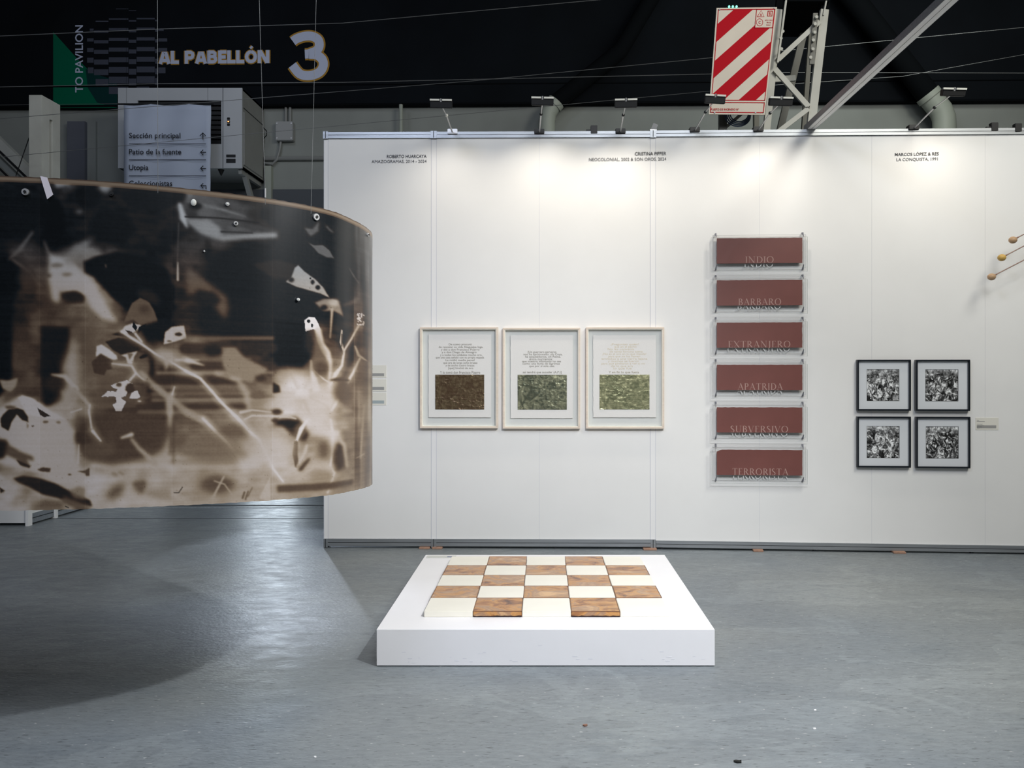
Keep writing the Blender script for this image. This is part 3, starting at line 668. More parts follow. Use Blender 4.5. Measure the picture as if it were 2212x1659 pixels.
def clip(poly, x0, x1, y0, y1):
    def cl(p, f, ip):
        out = []
        for i in range(len(p)):
            a, b = p[i], p[(i+1) % len(p)]
            if f(a): out.append(a)
            if f(a) != f(b): out.append(ip(a, b))
        return out
    ix = lambda x: (lambda a, b: (x, a[1]+(b[1]-a[1])*(x-a[0])/(b[0]-a[0])))
    iy = lambda y: (lambda a, b: (a[0]+(b[0]-a[0])*(y-a[1])/(b[1]-a[1]), y))
    for f, ip in ((lambda p: p[0] >= x0, ix(x0)), (lambda p: p[0] <= x1, ix(x1)), (lambda p: p[1] >= y0, iy(y0)), (lambda p: p[1] <= y1, iy(y1))):
        poly = cl(poly, f, ip)
        if len(poly) < 3: return []
    return poly
# stripes: t at the left border, falling to the right
for t0, t1 in ((.155, .325), (.50, .665), (.815, .98), (1.12, 1.28)):
    p = clip([(.03, t0), (.97, t0-.50), (.97, t1-.50), (.03, t1)], .03, .97, .02, .865)
    p2 = p
    if p2: MB().poly(sq(p2), -.002, -.0002).build('red_stripe', M['sred'], fs)
def ring(name, s0, s1, t0, t1, w, m, y):
    ws, wt = w, w*.55
    MB().poly(sq([(s0, t0), (s1, t0), (s1, t0+wt), (s0, t0+wt)]), y, y+.001).poly(sq([(s0, t1-wt), (s1, t1-wt), (s1, t1), (s0, t1)]), y, y+.001) \
        .poly(sq([(s0, t0), (s0+ws, t0), (s0+ws, t1), (s0, t1)]), y, y+.001).poly(sq([(s1-ws, t0), (s1, t0), (s1, t1), (s1-ws, t1)]), y, y+.001).build(name, m, fs)
ring('red_border', .025, .975, .015, .87, .012, M['sred'], -.0035)
ring('red_border', .02, .975, .885, .985, .014, M['sred'], -.0035)
MB().poly(sq([(.66, .02), (.965, .02), (.965, .195), (.66, .195)]), -.005, -.003).build('class_panel', M['swht'], fs)
ring('red_border', .66, .965, .02, .195, .010, M['sred'], -.0065)
ring('class_square', .85, .935, .035, .088, .012, M['sred'], -.0065)
def stx(s, s0, t0, s1, t1, off=.01):
    a, b = sp(*bil(s0, t0)), sp(*bil(s1, t1)); text('lettering', s, M['sred'], fs, a[0], b[0], b[1], a[1], -.007, off)
stx('B', .873, .046, .91, .078, .02)
MB().ribbon([sp(*bil(s, t)) for s, t in ((.685, .090), (.742, .030), (.80, .090), (.685, .090))], .006, -.0065, -.0055).build('class_triangle', M['sred'], fs)
stx('A', .725, .058, .762, .084, .02)
cen = sp(*bil(.735, .142)); MB().ribbon([(cen[0]+.032*math.cos(t), cen[1]+.036*math.sin(t)) for t in [2*PI*i/24 for i in range(25)]], .005, -.0065, -.0055).build('class_circle', M['sred'], fs)
stx('C', .715, .128, .755, .157, .02)
for i, s in enumerate(('APTO TODO', 'TIPO DE', 'FUEGO')): stx(s, (.82, .85, .85)[i], .118+.022*i, (.95, .925, .925)[i], .130+.022*i, .01)
stx('PUESTO DE INCENDIO N°', .03, .945, .53, .962, .012)
for s, t in ((.05, .02), (.95, .012), (.1, .985), (.83, .98)):
    c = sp(*bil(s, t)); MB().tube([(c[0], 0, c[1]), (c[0], -.008, c[1])], .008, 8).build('screw', M['pin'], fs)
for u in (1575, 1583, 1591):
    c = sp(u, 16.5); MB().sphere((c[0], .0, c[1]+.01), .012, 8).build('green_led', M['ledg'], fs)
MB().bar((sp(1575, 0)[0], .2, sp(0, 150)[1]), (sp(1660, 0)[0], .2, sp(0, 150)[1]), .05, .4).build('mounting_arm', M['cold'], fs)

# thin cables strung across the hall
def cable(pts, Y, r, label, ext=True):
    q = [P(u, v, Y) for u, v in pts]
    if ext:
        for end, inner, X in ((0, 1, -14.0), (-1, -2, 14.0)):
            e, i = q[end], q[inner]; t = (X-e.x)/(e.x-i.x); n = e+(e-i)*t
            if n.z > 8.28: t = (8.28-e.z)/(e.z-i.z) if abs(e.z-i.z) > 1e-4 else t; n = e+(e-i)*t
            (q.insert(0, n) if end == 0 else q.append(n))
    o = MB().tube(q, r, 5).build('steel_cable', M['wire']); return tag(o, label, 'cable')
cable([(0, 78), (340, 63), (740, 50), (1290, 0)], 9.6, .004, 'thin steel cable rising to the right above the numeral 3')
cable([(0, 188), (340, 181), (740, 178), (1535, 160), (1680, 157), (2212, 158)], 9.8, .004, 'nearly level thin cable passing below the numeral 3 and behind the fire sign')
cable([(520, 215), (1020, 175), (1535, 125)], 10.0, .0035, 'thin cable slanting up to the left edge of the fire sign')
cable([(1500, 200), (1672, 184), (1950, 165), (2212, 118)], 10.2, .003, 'thin cable curving up to the right behind the overhead beam')
cable([(0, 227), (262, 224), (420, 222)], 12.0, .003, 'thin cable along the top of the direction banner', False)

# ------------------------------------------------------------------ hanging photogram roll
HT = 1.30
ctrl = [(-3.6, 3.55), (-2.9, 3.25), (-2.5, 3.18), (-2.11, 3.17), (-1.66, 3.27), (-1.248, 3.47), (-1.0, 3.69), (-.915, 3.915), (-.885, 4.12), (-.90, 4.29), (-.97, 4.50), (-1.15, 4.72), (-1.5, 4.9), (-2.2, 5.0), (-3.0, 4.9)]
path = crom(ctrl); seg = np.hypot(*np.diff(path, axis=0).T); arcl = np.concatenate([[0], np.cumsum(seg)]); LEN = arcl[-1]
def path_at(s): return np.interp(s, arcl, path[:, 0]), np.interp(s, arcl, path[:, 1])
# canvas of the print: columns follow the paper's length, rows its height.
WC, HC = 900, 736
iR = int(np.argmax(path[:, 0]+0*path[:, 1]))
uu = CX+path[:, 0]*F/path[:, 1]
i0 = int(np.argmin(np.abs(path[:, 0]+2.11))); i1 = int(np.argmax(np.where(path[:, 1] > 0, uu, -9e9)))
s_knots, c_knots = arcl[i0:i1+1], uu[i0:i1+1]           # paper length -> canvas column
def topv(x): return np.interp(x, [0, 100, 280, 420, 540, 695, 760, 795, 803], [380, 382, 395, 407, 423, 450, 472, 490, 508])
def botv(x): return np.interp(x, [0, 180, 380, 600, 740, 790, 803], [1104, 1100, 1093, 1080, 1065, 1047, 1045])
T = np.zeros((HC, WC), np.float32)
gx = list(range(0, 801, 50)); gy = list(range(400, 1101, 50))
G = np.array([
 [.08,.03,.15,.35,.12,.10,.05,.05,.45,.3,.15,.08,.08,.08,.1,.1,.1],
 [.03,.02,.03,.08,.12,.07,.10,.06,.2,.4,.3,.15,.08,.08,.12,.08,.2],
 [.06,.10,.02,.06,.10,.03,.10,.09,.13,.4,.35,.2,.08,.08,.12,.1,.2],
 [.08,.3,.2,.35,.55,.2,.06,.08,.25,.08,.08,.1,.08,.1,.1,.08,.2],
 [.02,.15,.35,.7,.6,.15,.04,.06,.25,.25,.1,.1,.1,.15,.1,.08,.2],
 [.05,.12,.3,.45,.6,.3,.08,.1,.15,.3,.12,.08,.08,.1,.2,.15,.2],
 [.03,.15,.35,.35,.45,.42,.2,.1,.15,.2,.1,.1,.07,.08,.3,.12,.2],
 [.05,.3,.2,.4,.45,.4,.2,.25,.5,.3,.25,.15,.08,.08,.3,.2,.4],
 [.05,.35,.12,.35,.5,.4,.4,.2,.45,.4,.45,.35,.15,.3,.45,.35,.5],
 [.3,.35,.25,.55,.4,.35,.3,.2,.38,.35,.42,.5,.7,.9,.8,.45,.55],
 [.6,.6,.6,.7,.35,.28,.25,.25,.42,.48,.5,.6,.75,.9,.85,.5,.55],
 [.5,.7,.75,.6,.25,.22,.28,.4,.45,.45,.5,.6,.5,.5,.7,.45,.5],
 [.4,.75,.8,.72,.6,.62,.66,.70,.66,.64,.68,.78,.78,.66,.70,.42,.48],
 [.78,.55,.7,.72,.84,.74,.66,.74,.66,.58,.66,.68,.64,.6,.58,.52,.48],
 [.80,.74,.62,.66,.78,.76,.76,.72,.66,.64,.70,.68,.62,.56,.54,.50,.48]])
def yrow(x, y): return (y-topv(x))/(botv(x)-topv(x))*HC
CXg, RYg = np.meshgrid(np.arange(WC, dtype=np.float32), np.arange(HC, dtype=np.float32))
Yp = topv(np.minimum(CXg, 803))+(botv(np.minimum(CXg, 803))-topv(np.minimum(CXg, 803)))*RYg/HC     # paper row expressed in the photograph's scale
def smooth(a, n=1):
    for _ in range(n): a = a*a*(3-2*a)
    return a
# a little domain warp so that the tones do not look gridded
def vnoise(sx, sy, seed, W=WC, H=HC):
    r = np.random.RandomState(seed); g = r.rand(int(H/sy)+3, int(W/sx)+3)
    x = np.arange(W)/sx; y = np.arange(H)/sy; xi = x.astype(int); yi = y.astype(int); fx = smooth(x-xi); fy = smooth(y-yi)[:, None]
    a = g[np.ix_(yi, xi)]; b = g[np.ix_(yi, xi+1)]; c = g[np.ix_(yi+1, xi)]; d = g[np.ix_(yi+1, xi+1)]
    return (a*(1-fx)+b*fx)*(1-fy)+(c*(1-fx)+d*fx)*fy
wx = (vnoise(40, 40, 1)-.5)*46+(vnoise(14, 14, 2)-.5)*18; wy = (vnoise(40, 40, 3)-.5)*46+(vnoise(14, 14, 4)-.5)*16
xx = np.clip((CXg+wx)/50, 0, 15.999); yy = np.clip((Yp+wy-400)/50, 0, 13.999)
xi, yi = xx.astype(int), yy.astype(int); fx, fy = smooth(xx-xi), smooth(yy-yi)
T = (G[yi, xi]*(1-fx)+G[yi, xi+1]*fx)*(1-fy)+(G[yi+1, xi]*(1-fx)+G[yi+1, xi+1]*fx)*fy
T += (vnoise(22, 12, 5)-.5)*.10+(vnoise(60, 5, 6)-.5)*.035
def blur(a, r):
    r = int(round(r+.01))
    if r < 1: return a
    for ax in (0, 1):
        for _ in range(2):
            p = np.pad(a, [(r, r) if q == ax else (0, 0) for q in (0, 1)], mode='edge'); c = np.cumsum(p, axis=ax)
            z = np.zeros_like(np.take(c, [0], axis=ax)); c = np.concatenate([z, c], axis=ax); n = a.shape[ax]
            a = (np.take(c, range(2*r+1, 2*r+1+n), axis=ax)-np.take(c, range(0, n), axis=ax))/(2*r+1)
    return a
def put(mask, x0, y0, tone, a=1.): 
    h, w = mask.shape; s = T[y0:y0+h, x0:x0+w]; s[...] = s*(1-mask*a)+tone*mask*a
def poly(pts, tone, soft=1, a=1., jag=0):
    if jag:
        q = []
        for i in range(len(pts)):
            p, r = pts[i], pts[(i+1) % len(pts)]; n = max(1, int(math.hypot(p[0]-r[0], p[1]-r[1])/6))
            q += [(p[0]+(r[0]-p[0])*k/n+random.uniform(-jag, jag), p[1]+(r[1]-p[1])*k/n+random.uniform(-jag, jag)) for k in range(n)]
        pts = q
    pts = [(x, float(yrow(x, y))) for x, y in pts]; m = int(soft*3+3)
    x0 = max(0, int(min(p[0] for p in pts))-m); x1 = min(WC, int(max(p[0] for p in pts))+m)
    y0 = max(0, int(min(p[1] for p in pts))-m); y1 = min(HC, int(max(p[1] for p in pts))+m)
    if x1 <= x0 or y1 <= y0: return
    X, Y = np.meshgrid(np.arange(x0, x1)+.5, np.arange(y0, y1)+.5); ins = np.zeros(X.shape, bool)
    for i in range(len(pts)):
        (ax, ay), (bx, by) = pts[i], pts[(i+1) % len(pts)]
        if ay == by: continue
        ins ^= ((ay > Y) != (by > Y)) & (X < (bx-ax)*(Y-ay)/(by-ay)+ax)
    put(blur(ins.astype(np.float32), soft), x0, y0, tone, a)
def ell(cx, cy, rx, ry, tone, soft=3, a=1., n=20, ph=0, jag=.12):
    c, s = math.cos(math.radians(ph)), math.sin(math.radians(ph)); r = random.Random(int(cx*7+cy))
    pts = []
    for i in range(n):
        t = 2*PI*i/n; k = 1+r.uniform(-jag, jag); x, y = rx*k*math.cos(t), ry*k*math.sin(t); pts.append((cx+x*c-y*s, cy+x*s+y*c))
    poly(pts, tone, soft, a)
def stroke(pts, ws, tone, soft=0, a=1.):
    n = len(pts)
    if soft == 0 and tone > .7:      # light that crept round the stem while the paper was exposed
        stroke(pts, [w_*2.6+3 for w_ in (ws if isinstance(ws, (list, tuple)) else [ws]*n)], tone, 4, .30)
        soft = .6
    if not isinstance(ws, (list, tuple)): ws = [ws]*n
    pts = [(x, float(yrow(x, y))) for x, y in pts]; m = int(max(ws)+soft*3+3)
    x0 = max(0, int(min(p[0] for p in pts))-m); x1 = min(WC, int(max(p[0] for p in pts))+m)
    y0 = max(0, int(min(p[1] for p in pts))-m); y1 = min(HC, int(max(p[1] for p in pts))+m)
    if x1 <= x0 or y1 <= y0: return
    X, Y = np.meshgrid(np.arange(x0, x1, dtype=np.float32), np.arange(y0, y1, dtype=np.float32)); best = np.zeros(X.shape, np.float32)
    for i in range(n-1):
        (ax, ay), (bx, by) = pts[i], pts[i+1]; L2 = (bx-ax)**2+(by-ay)**2+1e-6
        t = np.clip(((X-ax)*(bx-ax)+(Y-ay)*(by-ay))/L2, 0, 1); d = np.hypot(X-ax-t*(bx-ax), Y-ay-t*(by-ay)); w = (ws[i]+(ws[i+1]-ws[i])*t)/2
        best = np.maximum(best, np.clip(w-d+.5, 0, 1))
    put(blur(best, soft), x0, y0, tone, a)
# dark masses of the upper half
ell(20, 460, 80, 60, .02, 12); ell(240, 490, 52, 38, .03, 6); ell(330, 428, 72, 26, .05, 4); ell(192, 420, 30, 32, .03, 5)
ell(118, 480, 23, 58, .015, 4); ell(12, 605, 36, 50, .01, 5); ell(120, 520, 40, 20, .03, 6); ell(365, 510, 26, 18, .05, 5); ell(355, 540, 20, 12, .04, 4)
poly([(480, 535), (590, 530), (592, 725), (480, 728), (430, 690), (420, 600)], .07, 10); poly([(592, 450), (770, 480), (765, 640), (740, 700), (660, 700), (592, 700)], .08, 6)
poly([(590, 690), (664, 700), (672, 775), (655, 795), (592, 800)], .05, 3); poly([(490, 640), (590, 640), (590, 732), (480, 732)], .09, 5)
poly([(415, 690), (480, 660), (585, 700), (585, 728), (440, 728)], .09, 8)
poly([(0, 640), (30, 640), (28, 820), (0, 860)], .03, 4); poly([(86, 703), (150, 705), (150, 760), (120, 830), (140, 865), (92, 880)], .10, 4)
poly([(30, 700), (62, 700), (64, 860), (30, 860)], .25, 5, .6); poly([(172, 705), (210, 700), (212, 800), (180, 830)], .36, 10, .8)
ell(180, 390, 40, 7, .5, 4, .9); poly([(112, 385), (160, 385), (150, 400), (122, 405)], .62, 3); ell(228, 402, 14, 15, .62, 5); ell(172, 457, 9, 6, .4, 4)
stroke([(398, 385), (400, 402)], 12, .8, 2); stroke([(388, 440), (396, 470), (404, 490)], [8, 16, 4], .8, 3); stroke([(384, 566), (384, 604)], [3, 5], .75, 1); stroke([(386, 480), (383, 570)], 2, .35, 1)
stroke([(70, 500), (42, 540), (20, 560)], [5, 8, 3], .45, 3); stroke([(28, 560), (62, 585), (85, 615)], [6, 5, 3], .38, 3); stroke([(95, 520), (104, 545), (120, 560)], [4, 6, 4], .45, 3)
ell(60, 600, 20, 26, .25, 6, .8)
# great black leaf and the pale field beside it
poly([(105, 548), (150, 556), (182, 590), (208, 612), (232, 660), (255, 695), (222, 690), (196, 665), (186, 640), (130, 628), (128, 655), (112, 648), (104, 600)], .82, 5, .95)
stroke([(150, 560), (175, 535), (200, 515)], [26, 20, 6], .6, 6, .8)
ell(122, 572, 14, 5, .5, 3); ell(145, 592, 12, 4, .5, 3); ell(104, 594, 8, 4, .35, 3)
poly([(181, 565), (210, 553), (253, 543), (307, 554), (362, 583), (378, 623), (372, 700), (345, 735), (318, 712), (285, 680), (240, 640), (205, 600), (183, 588)], .03, 3)
ell(322, 640, 26, 12, .2, 6, .7, ph=25); poly([(130, 632), (165, 628), (184, 640), (182, 654), (142, 656)], .2, 3); ell(157, 640, 22, 10, .16, 3)
stroke([(228, 572), (229, 576)], 4, .3, 1)
# horizontal light sweep, top middle
poly([(400, 470), (450, 473), (475, 490), (480, 508), (600, 503), (600, 516), (480, 520), (436, 506), (408, 484)], .62, 4, .95); stroke([(432, 440), (480, 452), (532, 468)], [4, 7, 2], .5, 2); stroke([(400, 467), (470, 470), (560, 482)], 3, .08, 1)
stroke([(480, 478), (600, 500)], [5, 3], .3, 3); stroke([(478, 500), (545, 503)], 3, .15, 1); ell(423, 444, 14, 8, .05, 3)
poly([(658, 493), (676, 496), (690, 478), (689, 500), (672, 512), (662, 500)], .36, 2); stroke([(706, 490), (712, 498), (718, 502)], 4, .38, 2)
poly([(667, 525), (680, 531), (698, 530), (712, 542), (722, 560), (705, 556), (690, 548)], .38, 1)
poly([(545, 571), (600, 563), (640, 575), (628, 604), (590, 602), (565, 585)], .15, 3)
poly([(618, 610), (630, 600), (638, 580), (646, 574), (660, 588), (682, 603), (700, 622), (712, 644), (694, 634), (640, 620)], .62, 1); ell(630, 606, 7, 5, .08, 2); ell(677, 610, 4, 5, .05, 1, jag=.05); ell(688, 621, 5, 5, .05, 1, jag=.05); ell(672, 602, 2, 2, .05, 0)
stroke([(755, 578), (766, 596), (775, 610)], [2, 4, 2], .35, 1)
poly([(404, 575), (440, 600), (452, 612), (490, 640), (494, 665), (488, 690), (470, 670), (455, 640), (430, 625), (404, 640)], .42, 6, .85); ell(452, 645, 26, 16, .12, 5, ph=20)
stroke([(742, 660), (765, 650), (775, 640), (775, 480)], [4, 8, 5, 2], .4, 3, .7)
# leaves around the branch, centre left
poly([(277, 672), (285, 655), (303, 643), (322, 652), (334, 672), (341, 692), (342, 702), (322, 707), (300, 700), (288, 690), (268, 696)], .38, 1); ell(312, 668, 14, 10, .28, 4)
poly([(300, 705), (350, 690), (380, 700), (355, 735), (320, 738)], .06, 3); poly([(310, 745), (332, 760), (336, 800), (328, 850), (318, 848), (322, 790)], .12, 3)
poly([(228, 738), (256, 729), (292, 734), (310, 752), (290, 762), (262, 766), (244, 756)], .14, 1); poly([(240, 722), (258, 717), (290, 732)], .12, 1)
poly([(260, 718), (270, 704), (286, 698), (306, 702), (298, 712), (284, 722)], .85, 1); poly([(288, 694), (297, 706), (294, 716), (286, 706)], .05, 0); poly([(270, 712), (285, 716), (296, 730), (280, 724)], .07, 0); poly([(318, 698), (306, 712), (296, 724), (300, 706)], .06, 0)
stroke([(262, 715), (283, 729), (305, 742), (336, 764), (368, 780), (400, 800), (432, 816), (452, 838), (478, 868), (514, 903), (540, 932), (560, 950), (578, 985), (590, 1012), (612, 1040)], [5, 6, 5, 5, 4, 5, 5, 5, 4, 6, 4, 4, 3, 3, 2], .9, 0); stroke([(292, 720), (306, 738)], [5, 4], .85)
ell(362, 770, 34, 16, .75, 8, .9, ph=20); stroke([(362, 770), (358, 800)], [14, 2], .7, 3); stroke([(380, 777), (430, 777)], [6, 3], .8, 2); stroke([(398, 776), (445, 790)], [12, 2], .75, 3)
poly([(357, 718), (372, 706), (398, 703), (403, 730), (378, 738), (354, 744)], .82, 1); ell(386, 722, 8, 4, .2, 1); ell(366, 737, 5, 2, .3, 1)
poly([(209, 748), (220, 744), (238, 756), (252, 768), (254, 776), (244, 777), (218, 763), (208, 771)], .9, 1); poly([(198, 782), (218, 765), (244, 780), (240, 788), (243, 797), (231, 799), (226, 811), (204, 806)], .24, 1)
poly([(262, 767), (298, 758), (290, 770), (286, 786), (276, 785), (272, 772)], .82, 1); poly([(275, 762), (288, 764), (280, 778)], .42, 1); stroke([(242, 785), (262, 787), (284, 789), (294, 806), (308, 818), (320, 822)], [3, 4, 5, 5, 4, 5], .8); stroke([(293, 806), (280, 821)], 5, .82)
poly([(300, 760), (312, 766), (322, 772), (322, 805), (300, 800), (292, 780)], .42, 3, .7); ell(310, 770, 9, 4, .1, 1, ph=-20)
poly([(240, 834), (256, 826), (276, 822), (288, 828), (274, 838), (273, 856), (262, 858), (272, 868), (266, 884), (262, 888), (250, 888), (244, 874), (252, 868), (250, 858), (234, 856), (220, 857), (232, 845), (250, 845), (254, 840)], .87, 0, jag=1.6)
ell(257, 831, 6, 5, .3, 1); ell(281, 838, 10, 11, .22, 1); poly([(284, 848), (297, 843), (304, 858), (296, 861), (288, 862), (280, 859)], .9, 0, jag=.8); stroke([(299, 866), (303, 866)], 3, .9)
poly([(90, 830), (110, 810), (140, 810), (150, 835), (120, 850)], .18, 5)
# crossing glows
stroke([(160, 735), (152, 790), (158, 835), (126, 885), (122, 905)], [8, 34, 26, 18, 26], .74, 9, .95); stroke([(110, 808), (140, 812), (165, 840)], [3, 10, 10], .78, 2); stroke([(160, 840), (182, 862), (194, 876)], [9, 8, 6], .68, 2)
stroke([(194, 874), (192, 895), (198, 920), (205, 934), (218, 952)], [4, 3, 4, 7, 3], .8); stroke([(218, 952), (238, 980)], 2, .45, 1); stroke([(207, 945), (203, 958)], 3, .6, 1); stroke([(225, 942), (222, 952)], 3, .75); poly([(225, 955), (240, 948), (250, 952), (246, 960), (236, 962), (230, 968)], .75, 1); ell(240, 938, 11, 10, .55, 5, .8)
stroke([(152, 890), (176, 883)], [2, 3], .85, 0); stroke([(262, 945), (284, 940)], [4, 12], .8, 2); stroke([(284, 948), (300, 968), (330, 995)], [8, 9, 14], .62, 3)
stroke([(305, 805), (340, 838), (370, 862), (405, 890), (438, 905)], [10, 14, 12, 16, 14], .62, 4, .85); stroke([(438, 903), (460, 925), (490, 955), (512, 982), (524, 1002)], [5, 5, 5, 6, 6], .86)
# horizontal bands of the middle strip
for y, h, t, x0, x1 in ((731, 8, .5, 400, 588), (752, 26, .18, 400, 586), (775, 3, .62, 400, 540), (790, 20, .2, 420, 588), (805, 5, .68, 340, 588), (821, 20, .18, 325, 520), (836, 9, .45, 325, 585), (851, 7, .5, 330, 585), (856, 6, .28, 400, 590), (864, 6, .62, 330, 590), (877, 12, .2, 300, 530), (890, 8, .5, 300, 585)):
    stroke([(x0, y), (x1, y)], h, t, 3, .8)
poly([(478, 750), (510, 750), (528, 772), (580, 798), (560, 812), (545, 826), (500, 820), (482, 790)], .55, 3); ell(460, 757, 20, 12, .14, 5)
stroke([(468, 806), (485, 812), (515, 820), (533, 850), (538, 890)], [10, 6, 12, 16, 4], .72, 4, .8); stroke([(404, 777), (440, 788)], [10, 2], .85, 2)
ell(565, 818, 14, 8, .22, 4); ell(558, 853, 16, 9, .42, 3)
stroke([(372, 850), (366, 870), (368, 905), (360, 935), (348, 985)], [10, 16, 12, 12, 30], .7, 3, .9); stroke([(377, 835), (372, 852)], 3, .85); stroke([(374, 900), (374, 1000)], 7, .3, 3, .5)
stroke([(305, 805), (340, 838), (370, 862), (405, 890), (440, 908)], [8, 12, 12, 16, 14], .66, 3, .8); stroke([(438, 903), (460, 925), (490, 955), (512, 982), (524, 1002)], [5, 6, 6, 7, 7], .88)
stroke([(400, 800), (432, 816), (452, 838), (478, 868), (514, 903), (540, 932), (560, 950), (578, 985), (590, 1012), (612, 1040)], [6, 6, 5, 6, 7, 5, 5, 4, 4, 2], .9)
stroke([(480, 985), (520, 975), (590, 940)], [50, 40, 40], .72, 14, .5); ell(440, 960, 50, 30, .5, 12, .6)
# lower right: glow ball, twigs
ell(650, 848, 60, 40, .84, 16); ell(620, 815, 34, 18, .70, 8, .8); ell(690, 890, 34, 34, .82, 16, .85); ell(645, 835, 28, 20, .92, 9)
_a = random.Random(8)
for _i in range(46):
    _t = _a.uniform(0, 2*PI); stroke([(655+20*math.cos(_t), 850+14*math.sin(_t)), (655+_a.uniform(60, 110)*math.cos(_t), 850+_a.uniform(40, 75)*math.sin(_t))], [_a.uniform(2, 9), 1], _a.uniform(.6, .85), _a.choice((2, 4, 6)), .28)
stroke([(674, 778), (676, 800), (684, 840)], [3, 8, 16], .85, 2); stroke([(676, 795), (700, 818), (712, 826)], 3, .85, 1)
poly([(589, 826), (604, 834), (606, 848), (589, 850)], .15, 2); ell(598, 891, 12, 7, .2, 3); ell(594, 908, 9, 5, .25, 2)
poly([(660, 692), (670, 685), (682, 686), (690, 700), (694, 714), (678, 711), (662, 716)], .96, 0); ell(669, 694, 4, 4, .05, 0, ph=60); ell(676, 703, 2.5, 4, .05, 0)
poly([(682, 654), (700, 646), (720, 647), (735, 660), (742, 684), (720, 672), (700, 672)], .5, 2); ell(700, 665, 8, 6, .1, 2); ell(722, 655, 12, 8, .66, 3); ell(688, 678, 5, 4, .05, 1)
stroke([(717, 668), (715, 700), (713, 730)], [6, 4, 2], .62, 1); stroke([(688, 712), (694, 740), (706, 762), (713, 780), (712, 830), (713, 880)], [14, 12, 16, 8, 6, 4], .82, 2); poly([(686, 715), (672, 800), (700, 800), (706, 765)], .42, 4, .7)
ell(670, 740, 9, 25, .14, 5); ell(745, 735, 14, 28, .08, 5); ell(762, 750, 8, 30, .1, 4); ell(695, 795, 14, 16, .3, 5)
stroke([(776, 698), (760, 730), (744, 756), (738, 790), (724, 808), (714, 830)], [2, 3, 4, 6, 9, 5], .86); stroke([(738, 714), (736, 740), (743, 760)], [3, 6, 4], .7); stroke([(738, 722), (738, 748)], 2, .1)
stroke([(777, 770), (765, 800), (750, 828), (730, 862), (716, 885)], [3, 5, 7, 7, 6], .86); stroke([(768, 745), (775, 765), (790, 775)], [3, 6, 3], .72, 1)
for i in range(26): ell(779+random.uniform(-6, 6), 688+random.uniform(-14, 14), 1.3, 1.6, .85, 0, jag=.3)
ell(744, 846, 22, 26, .35, 6); ell(735, 820, 22, 4, .3, 2)
poly([(590, 918), (604, 903), (640, 899), (660, 915), (669, 938), (660, 952), (644, 950), (628, 938), (612, 922)], .12, 4); stroke([(664, 908), (652, 925), (640, 955)], [6, 10, 4], .92); stroke([(604, 902), (625, 898), (640, 904)], 2, .85)
stroke([(640, 955), (638, 980), (642, 1005)], [9, 11, 9], .32, 1); stroke([(642, 1008), (660, 975), (664, 960)], [4, 8, 5], .75, 2); stroke([(650, 1012), (668, 990)], [10, 6], .22, 3)
stroke([(714, 905), (718, 935), (718, 965), (714, 1005)], [4, 8, 6, 4], .86); stroke([(716, 1008), (722, 1020), (708, 1062)], [3, 5, 4], .8); ell(735, 985, 15, 32, .22, 5); ell(700, 970, 14, 22, .35, 8); stroke([(732, 948), (744, 960), (750, 1005)], [9, 9, 5], .7, 3)
stroke([(648, 1030), (680, 1005), (714, 1010)], [3, 8, 3], .72, 3); ell(695, 1030, 22, 14, .55, 4)
poly([(598, 1048), (660, 1044), (764, 1031), (764, 1043), (700, 1057), (600, 1064)], .3, 3); stroke([(770, 985), (785, 975)], 3, .75, 1); stroke([(785, 870), (778, 985)], 3, .66, 1)
stroke([(520, 890), (545, 885), (585, 890)], [8, 4, 3], .78, 1); stroke([(528, 905), (545, 897), (600, 899), (640, 903)], [3, 4, 3, 2], .82, 0)
ell(470, 975, 60, 30, .44, 12, .8); ell(500, 930, 34, 14, .34, 8, .7); ell(590, 965, 50, 34, .8, 14, .8)
stroke([(200, 1005), (380, 1008), (560, 1006)], [10, 6, 3], .82, 4, .85)
# lower left
poly([(165, 925), (195, 893), (350, 893), (372, 930), (350, 975), (310, 992), (240, 1005), (195, 992), (172, 960)], .27, 7, .95); ell(215, 970, 35, 20, .36, 5, .7); poly([(148, 948), (170, 930), (200, 955), (160, 958)], .25, 4)
stroke([(262, 945), (284, 938)], [4, 9], .8, 2); stroke([(284, 948), (300, 968), (335, 1000)], [6, 8, 14], .66, 3); stroke([(200, 930), (218, 952)], [7, 3], .85); stroke([(192, 885), (198, 925)], 4, .8, 0); stroke([(170, 960), (168, 1000)], [2, 6], .8, 1)
poly([(0, 884), (18, 872), (45, 853), (60, 858), (90, 872), (115, 888), (140, 900), (160, 930), (166, 1000), (185, 1020), (190, 1062), (130, 1045), (85, 1022), (30, 1008), (0, 1000)], .80, 4, .95)
poly([(40, 860), (48, 853), (70, 860), (105, 885), (140, 905), (110, 905), (60, 895)], .85, 1, jag=.6); poly([(0, 820), (20, 822), (40, 816), (36, 835), (24, 846), (8, 840)], .6, 2)
poly([(8, 895), (22, 884), (38, 880), (52, 886), (60, 900), (62, 912), (50, 908), (38, 895), (26, 912), (20, 932), (6, 922), (2, 905)], .13, 1, jag=1); poly([(80, 880), (96, 890), (109, 898), (95, 901), (86, 896)], .2, 0); ell(24, 880, 12, 4, .3, 2)
ell(98, 911, 6, 3, .42, 1); ell(71, 920, 3, 2, .4, 0); ell(126, 912, 5, 3, .5, 1); ell(60, 920, 2, 5, .5, 1)
poly([(0, 948), (14, 948), (20, 960), (45, 975), (72, 986), (73, 996), (58, 992), (66, 1008), (50, 1008), (36, 992), (14, 982), (0, 992)], .34, 3); poly([(0, 950), (18, 955), (10, 990), (0, 990)], .12, 4); poly([(36, 992), (66, 1006), (64, 1011), (44, 1004)], .18, 1)
